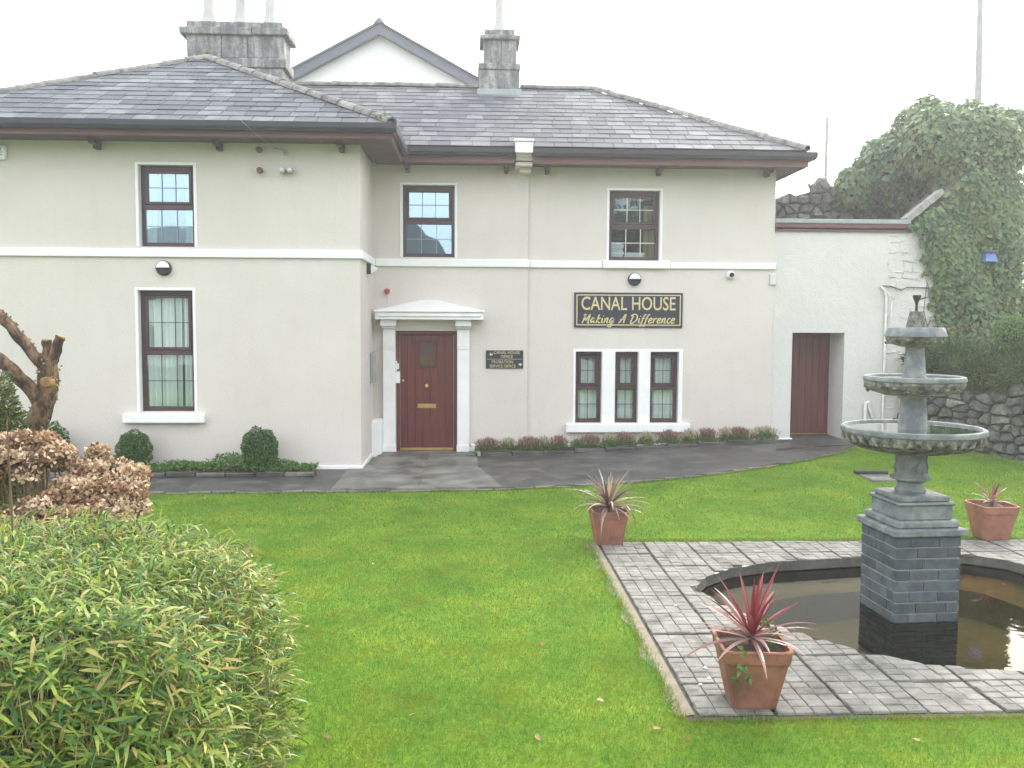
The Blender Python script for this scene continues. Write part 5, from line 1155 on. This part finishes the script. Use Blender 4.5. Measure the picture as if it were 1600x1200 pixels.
# hedge beyond the gable, at the right edge
leafball('privet_hedge', [(10.7,16.6,2.3,.9,.7,.95),(10.3,16.4,1.9,.7,.6,1.0),(11.5,16.8,2.4,.9,.7,1.0)], 9000,.07,.04,'ivy','ivy','dark evergreen hedge right of the ivy gable','hedge',shell=.6)
# junipers on the retaining wall
J1 = [(7.95,14.95,1.62,.5,.4,.34),(8.35,14.35,1.50,.5,.42,.38),(8.1,14.75,1.78,.4,.4,.24)]; J2 = [(8.75,13.75,1.45,.5,.45,.42),(9.1,13.1,1.50,.5,.45,.44),(9.4,12.5,1.5,.5,.5,.4),(8.95,13.9,1.72,.45,.4,.3)]
for J, lab in ((J1,'spreading dark juniper over the retaining wall beside the annex'),(J2,'larger dark juniper hanging over the retaining wall at the right edge')):
    t = leafball('juniper', J, 20000,.085,.017,'bamboo','juniper',lab,'shrub','junipers on the retaining wall',shell=.55,tilt=.5,droop=-.25,core=.55)
leafball('evergreen_shrub', [(8.50,13.75,2.15,.26,.28,.25),(8.95,13.6,2.2,.35,.3,.33)], 6000,.05,.02,'small','bright','bright green rounded shrub above the junipers at the right edge','shrub',shell=.6)
n = 350; P = np.stack([rng.uniform(8.1,9.0,n),rng.uniform(14.9,15.3,n),rng.uniform(1.3,2.25,n)],1); o = leaves('dry_undergrowth', P, rdir(n)+np.array([0,0,.5]), rdir(n), .09,.012,'bamboo',M['cane'])
# sapling with bare twigs and poles beyond the wall
def bare(name, x, y, z0, h, label, leafn=120, seed=1, r0=.02):
    random.seed(seed); t = thing(name, (x,y,0), label, 'tree'); part('trunk', MB().tube([(x,y,0),(x,y,z0*.6),(x+.03,y,z0)],[r0*1.6,r0*1.3,r0],6), M['twig'], t); tips = []
    def grow(p, d, L, r_, lv):
        q = p+d*L; part('branch', MB().tube([p,p+d*L*.5+Vector((random.uniform(-.03,.03),0,random.uniform(-.02,.03))),q],[r_,r_*.8,r_*.6],4), M['twig'], t); tips.append(q)
        if lv:
            for _ in range(3): grow(q, (d+Vector((random.uniform(-.8,.8),random.uniform(-.5,.5),random.uniform(-.3,.6)))).normalized(), L*.65, r_*.6, lv-1)
    for k in range(3): grow(Vector((x,y,z0)), Vector((random.uniform(-.7,.7),random.uniform(-.3,.3),1)).normalized(), h*.4, r0*.6, 2)
    P = np.array([tuple(random.choice(tips)+Vector([random.gauss(0,.07) for _ in range(3)])) for _ in range(leafn)]); leaves('foliage', P, rdir(leafn), rdir(leafn), .05,.03,'small',M['birch'],t)
bare('sapling', 6.45,19,4.2,1.6,'sparse leafy sapling showing in the gap right of the eaves',260,3,.02)
bare('sapling', 8.3,22,5.6,1.6,'bare twiggy sapling left of the ivy behind the rubble wall',30,5,.02)
t = thing('utility_pole', (11.1,28,0), 'slender weathered pole standing behind the rubble wall', 'pole')
part('pole', MB().tube([(11.1,28,0),(11.08,28,8.7)],[.07,.045],10), M['pole'], t); P = np.array([(11.08+random.gauss(0,.08),28+random.gauss(0,.06),random.uniform(5,8.8)) for _ in range(160)]); leaves('creeper', P, rdir(160), rdir(160), .07,.045,'ivy',M['birch'],t)
t = thing('lamp_column', (15.9,28,0), 'tall pale lamp column rising behind the ivy to the top edge', 'lamp column')
part('column', MB().tube([(15.95,28,0),(15.88,28,9.5),(15.8,28,14)],[.13,.11,.075],12), M['galv'], t, smooth=True); part('arm', MB().tube([(15.8,28,14),(15.8,27.6,14.5),(15.8,26.8,14.7)],.05,8), M['galv'], t); part('lantern', MB().cbox(15.65,15.95,26.2,26.85,14.62,14.76,.03), M['galv'], t)

# gable of the building behind
gb = thing('gabled_building', (-2.4,27,0), 'white gabled building with slate grey bargeboards rising behind the roof', 'building')
ax, az = -2.49, 10.02; sl_ = (az-8.70)/(2.45)
hw = 4.2; zl = az-sl_*hw
part('wall', MB().prism([(ax-hw,0),(ax+hw,0),(ax+hw,zl),(ax,az),(ax-hw,zl)],25.05,32), M['farwall'], gb)
for s_ in (-1,1):
    part('bargeboard', MB().prism([(ax,az+.24),(ax+s_*(hw+.4),zl-.4*sl_+.24),(ax+s_*(hw+.4),zl-.4*sl_-.02),(ax,az-.02)],24.80,25.0), M['barge'], gb)
    part('roof', MB().prism([(ax,az+.30),(ax+s_*(hw+.45),zl-.45*sl_+.30),(ax+s_*(hw+.45),zl-.45*sl_+.241),(ax,az+.241)],24.75,32.3), M['slate'], gb)
part('ridge_cap', MB().prism([(ax-.14,az+.24),(ax,az+.40),(ax+.14,az+.24)],24.72,32.3), M['barge'], gb)

# ---- pale volume added round the whole scene to stand in for lens glare
hz = bpy.data.materials.new('glare_veil'); hz.use_nodes = True; nt = hz.node_tree; nt.nodes.remove(nt.nodes['Principled BSDF'])
pv = nt.nodes.new('ShaderNodeVolumePrincipled'); pv.inputs['Color'].default_value = (.97,.98,1,1); pv.inputs['Density'].default_value = HAZE; pv.inputs['Anisotropy'].default_value = .55
nt.links.new(pv.outputs[0], nt.nodes['Material Output'].inputs['Volume'])
part('glare_haze', MB().box(-620,620,-620,920,-1.6,16.5), hz, kind='stuff')

# manhole and fallen leaves
t = thing('inspection_cover', (5.72,12.3,.1), 'grey rectangular inspection cover set in the grass near the path end', 'drain cover')
part('slab', MB().cbox(5.53,5.93,12.0,12.42,g(5.7,12.2)-.03,g(5.7,12.2)+.03,.008), M['pathl'], t); part('frame', MB().cbox(5.50,5.96,12.44,12.56,g(5.7,12.5)-.03,g(5.7,12.5)+.05,.008), M['blackp'], t)
P = np.array([(x,y,.03) for x,y in ((.05,7.0),(.75,5.15),(-.35,4.95),(.35,4.7),(-.75,4.7),(2.4,4.55),(1.15,4.6),(.5,6.1),(-.9,8.2),(-2.2,9.5),(1.0,4.75),(3.4,4.6),(-1.2,6.5),(.2,9.1))]); n = len(P)
leaves('fallen_leaves', P, rdir(n)*np.array([1,1,.2]), np.array([[0,0,1.]]*n)+rdir(n)*.4, .05,.035,'ivy',M['deadleaf'])
P = np.array([(1.42,5.35,.03),(1.52,5.62,.03),(1.50,5.45,.03),(1.62,6.9,.03),(1.48,7.9,.03),(4.9,7.9,-.12),(2.3,5.2,.03)]); mb = MB()
for p_ in P: mb.lathe([(0,.0),(.012,.001),(.009,.003),(0,.004)],tuple(p_-np.array([0,0,.006])),8,'z',.4)
o = part('bird_droppings', mb, M['white'], kind='stuff')

# ================================================================== GRASS BLADES
def blades(n, x0, x1, y0, y1, L, W, name):
    x = rng.uniform(x0,x1,n); y = rng.uniform(y0,y1,n)
    pfx = np.interp(x, [p_[0] for p_ in PF], [p_[1] for p_ in PF])
    keep = (y < pfx-.05)|(x > 6.6); keep &= ~((x > 1.22)&(x < 5.98)&(y > 4.88)&(y < 9.06))
    keep &= np.abs((x/y)-.045) < .66; keep &= ~((x > -5.3)&(x < -.85)&(y > 3.2)&(y < 4.8))
    lim = ra.x+(rb.x-ra.x)*np.clip((y-ra.y)/(rb.y-ra.y),0,1); keep &= (x < lim-.02); keep &= ~((x < 6.7)&(y > 14.4))&(y < 15.35)
    x, y = x[keep], y[keep]; n = len(x)
    t1 = np.clip((x+.2)/6.2,0,1); t2 = np.clip((y-10)/4.8,0,1); z = .22*t1*t1*(3-2*t1)*t2*t2*(3-2*t2)
    P = np.stack([x,y,z-.004],1); A = rdir(n)*.55+np.array([0,0,1.]); l = L*(.5+rng.random(n))
    leaves(name, P, A, rdir(n)+np.array([0,-1.,0]), l, W, 'blade', M['blade'], LG)
LG = props(part('grass', MB().add([(0,4.6,0),(.01,4.6,0),(0,4.61,.01)],[(0,1,2)]), M['blade']), kind='stuff')
blades(150000,-3.2,4.3,3.9,6.2,.026,.0042,'grass_blades'); blades(140000,-4.5,5.8,6.2,9.2,.026,.006,'grass_blades'); blades(130000,-8,9.2,9.2,15.3,.028,.010,'grass_blades')
# longer tufts along the paving edge and the pond rim
n = 5000; s_ = rng.random(n); side = rng.integers(0,3,n); x = np.where(side==0, 1.20+rng.normal(0,.02,n), 1.25+4.7*s_); y = np.where(side==0, 4.9+4.15*s_, np.where(side==1, 4.875+rng.normal(0,.015,n), 9.08+rng.normal(0,.015,n)))
leaves('edge_tufts', np.stack([x,y,np.zeros(n)],1), rdir(n)*.6+np.array([0,0,1.]), rdir(n)+np.array([0,-1.,0]), .04,.005,'blade',M['blade'],LG)
n = 2500; s_ = rng.integers(0,len(PF)-1,n); u_ = rng.random(n); PA = np.array(PF); q = PA[s_]*(1-u_[:,None])+PA[s_+1]*u_[:,None]; zz = np.array([g(a,b) for a,b in q]); leaves('edge_tufts', np.stack([q[:,0],q[:,1]-.08,zz],1), rdir(n)*.6+np.array([0,0,1.]), rdir(n)+np.array([0,-1.,0]), .05,.008,'blade',M['blade'],LG)

# ================================================================== BEHIND THE CAMERA (seen in the window panes)
def behind(x0,x1,y,dep,hw_,hr_,wm,label,gable=False):
    t = thing('street_house', ((x0+x1)/2,y,0), label, 'house'); xm = (x0+x1)/2
    part('wall', MB().box(x0,x1,y-dep,y,0,hw_), M[wm], t)
    if gable: part('roof', MB().prism([(x0-.3,hw_-.1),(x1+.3,hw_-.1),(xm,hr_)],y-dep,y+.4), M['slate'], t)
    else:
        part('roof', MB().add([(x0-.3,y+.4,hw_),(x1+.3,y+.4,hw_),(x1-.5,y-dep/2,hr_),(x0+.5,y-dep/2,hr_),(x0-.3,y-dep-.4,hw_),(x1+.3,y-dep-.4,hw_)],[(1,0,3,2),(0,4,3),(5,1,2),(4,5,2,3)]), M['slate'], t)
    for k in range(3):
        wx = x0+(x1-x0)*(k+.5)/3
        for wz in (.9, 3.4):
            if wz < hw_-1.2: part('window', MB().box(wx-.45,wx+.45,y,y+.03,wz,wz+1.2), M['blackp'], t)
behind(-6.7,-.3,-16,8,4.9,7.9,'dark','grey gabled house across the street behind the camera',True)
behind(-21,-12,-19,8,5.0,7.4,'farwall','white house across the street behind the camera, left of the grey gable')
behind(0.6,7,-18,8,3.6,6.0,'farwall','low white cottage across the street behind the camera')
def tree(x,y,h,r_,label,seed):
    t = thing('street_tree', (x,y,0), label, 'tree'); part('trunk', MB().tube([(x,y,0),(x+.1,y,h*.3),(x,y,h*.7)],[.3,.22,.1],8), M['twig'], t)
    E_ = [(x+random.uniform(-r_,r_)*.6,y+random.uniform(-r_,r_)*.4,h*random.uniform(.45,.8),r_*.6,r_*.6,r_*.6) for _ in range(7)]
    P, N = ell_points(6000, E_, .5); leaves('crown', P, rdir(len(P)), rdir(len(P)), .35,.22,'small',M['ivy'],t)
tree(8.5,-14,11,4,'dark broad tree behind the camera at the right',1); tree(13.5,-15,13,4.5,'taller dark tree behind the camera, far right',2); tree(-9.5,-17,8,2.2,'small tree behind the camera between the houses',3)
